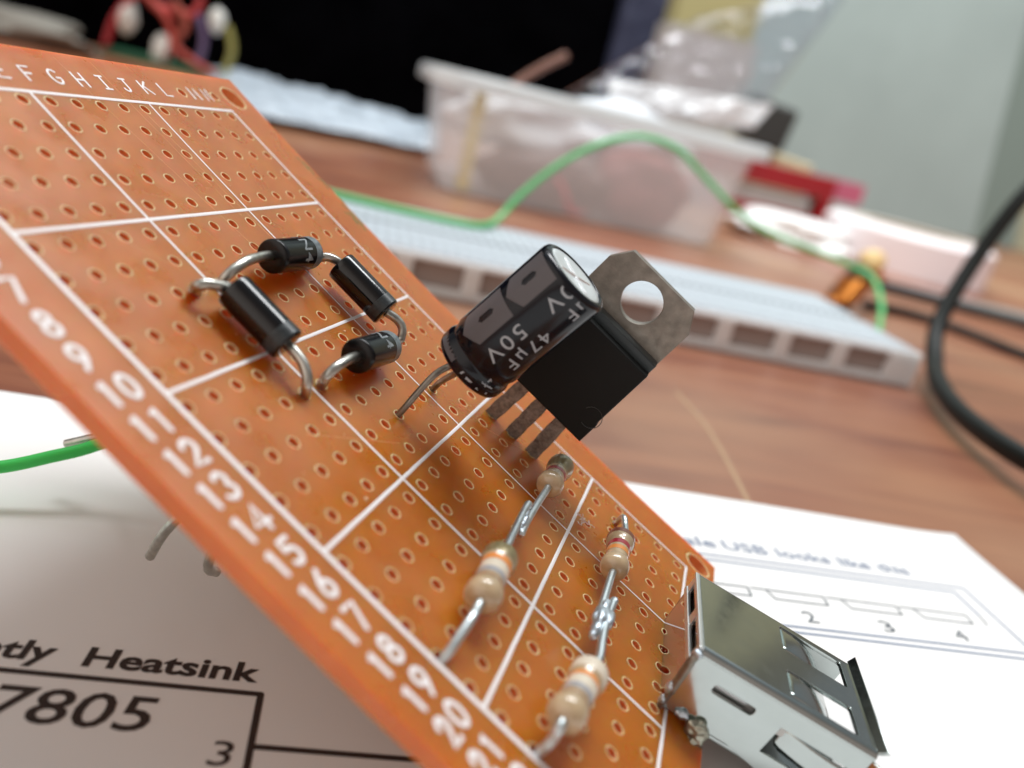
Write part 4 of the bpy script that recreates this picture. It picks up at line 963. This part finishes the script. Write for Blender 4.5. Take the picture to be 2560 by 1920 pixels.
crumple('clear_plastic_bag', ((110, 425, 44), (190, 440, 52), (200, 446, 66), (105, 430, 58)), 60, 24, 4, mat('clear_film_white', (.85, .87, .9), .25, spec=1, alpha=.6), 'white glinting fold of plastic resting on the right rim of the clear tub', 'plastic bag', .06, 4)
shin = mat('silver_film', (.50, .58, .66), .3, spec=1, coat=.5, coat_rough=.15)
crumple('silver_wrapper', ((-78, 418, 4), (36, 462, 3), (42, 600, 5), (-120, 640, 8)), 60, 60, 5, shin, 'pale blue shiny plastic wrapper spread on the table left of the clear tub', 'wrapper', .03, 7)

# dark bags
dark = mat('bag_black', (.0015, .0015, .002), 1, spec=0, var=.5, var_scale=.03, bump=2, bump_scale=.06)
def drape(name, x0, x1, y, depth, h, m, label, cat, seed):
    q_ = MB(); nu, nv = 60, 30; vs = []
    for j in range(nv + 1):
        a_ = math.pi * j / nv
        for i in range(nu + 1):
            s_ = i / nu; x = x0 + (x1 - x0) * s_; e_ = math.sqrt(max(0, 1 - abs(2 * s_ - 1) ** 5)); hh = h * (.92 + .08 * noise.noise(Vector((s_ * 3, seed, 0)))) * max(e_, .03)
            p = Vector((x, y + depth * (.5 - .5 * math.cos(a_) ** 1 * 1), hh * min(1, 1.35 * math.sin(a_))))
            p += Vector((0, 1, 0)) * 12 * noise.noise(Vector((x * .012, p.z * .012, seed)))
            vs.append(p)
    q_.add(vs, [(j * (nu + 1) + i, j * (nu + 1) + i + 1, (j + 1) * (nu + 1) + i + 1, (j + 1) * (nu + 1) + i) for j in range(nv) for i in range(nu)])
    ob = q_.build(name, m, flat=60); tag(ob, label, cat); return ob
drape('black_bag', -620, 214, 720, 220, 420, dark, 'big soft black bag filling the background behind the wrapper and tub', 'bag', 2)
drape('bag_end_sheen', 172, 236, 712, 110, 420, mat('bag_end_sheen', (.012, .016, .045), .7, bump=3, bump_scale=.05), 'dark navy right end of the black bag, bluish sheen put into its colour', 'cloth', 5)  # right end of the bag, its bluish sheen painted as navy
q = MB(); q.box(-30, 30, -12, 12, 0, 40); so = q.build('olive_carton', mat('olive_carton', (.36, .34, .16), .7), smooth=False); so.location = Vector((220, 640, 112)) * S
q2 = MB(); q2.box(-34, 34, -15, 15, 0, 111.5); so2 = q2.build('beige_carton', mat('grey_carton', (.42, .42, .40), .7), smooth=False); so2.location = Vector((222, 642, 0)) * S
tag(so, 'olive yellow carton on top of the stack between navy bag end and cabinet', 'carton'); tag(so2, 'dull grey carton under the olive yellow carton', 'carton')

# little electronics bundle at top left
el = thing('connector_module', 'blurred green circuit module with white plugs and red and yellow wires at the top left', 'circuit module', loc=(-128, 560, 0))
q = MB(); q.box(-30, 30, -20, 20, 8, 11); q.build('circuit_panel', mat('pcb_green', (.02, .10, .05), .4), el, smooth=False)
for x, z_, s_ in ((-18, 30, 6.5), (2, 17, 6.5), (30, 40, 5)):
    q = MB(); q.blob((x, -12, z_), s_, .15, x, .9, .8, 1.4); q.build('white_plug', mat('plug_white', (.72, .74, .70), .5), el)
for pts, c_ in (([(-28, -14, 12), (-24, -14, 28), (-15, -14, 42), (-5, -14, 48)], (.45, .03, .04)), ([(-10, -14, 45), (4, -14, 34), (10, -14, 20), (32, -14, 10)], (.55, .08, .06)), ([(6, -14, 44), (14, -14, 34), (8, -14, 22), (4, -14, 12)], (.4, .08, .05)),
                ([(20, -12, 40), (24, -12, 28), (22, -12, 14)], (.16, .11, .22)), ([(36, -12, 38), (40, -12, 26), (37, -12, 12)], (.30, .28, .08)), ([(-6, -12, 40), (16, -12, 40), (20, -12, 50)], (.5, .05, .05))):
    q = MB(); q.tube(pts, 2.0, seg=10, smooth=5); q.build('wire', mat('wire_col', c_, .5), el)
lumpy('grey_rag', (-235, 600, 6), 30, 1.8, 1.0, .45, mat('rag_grey', (.24, .23, .20), .8), 'grey beige rag lying at the far left before the black bag', 'rag', 11)
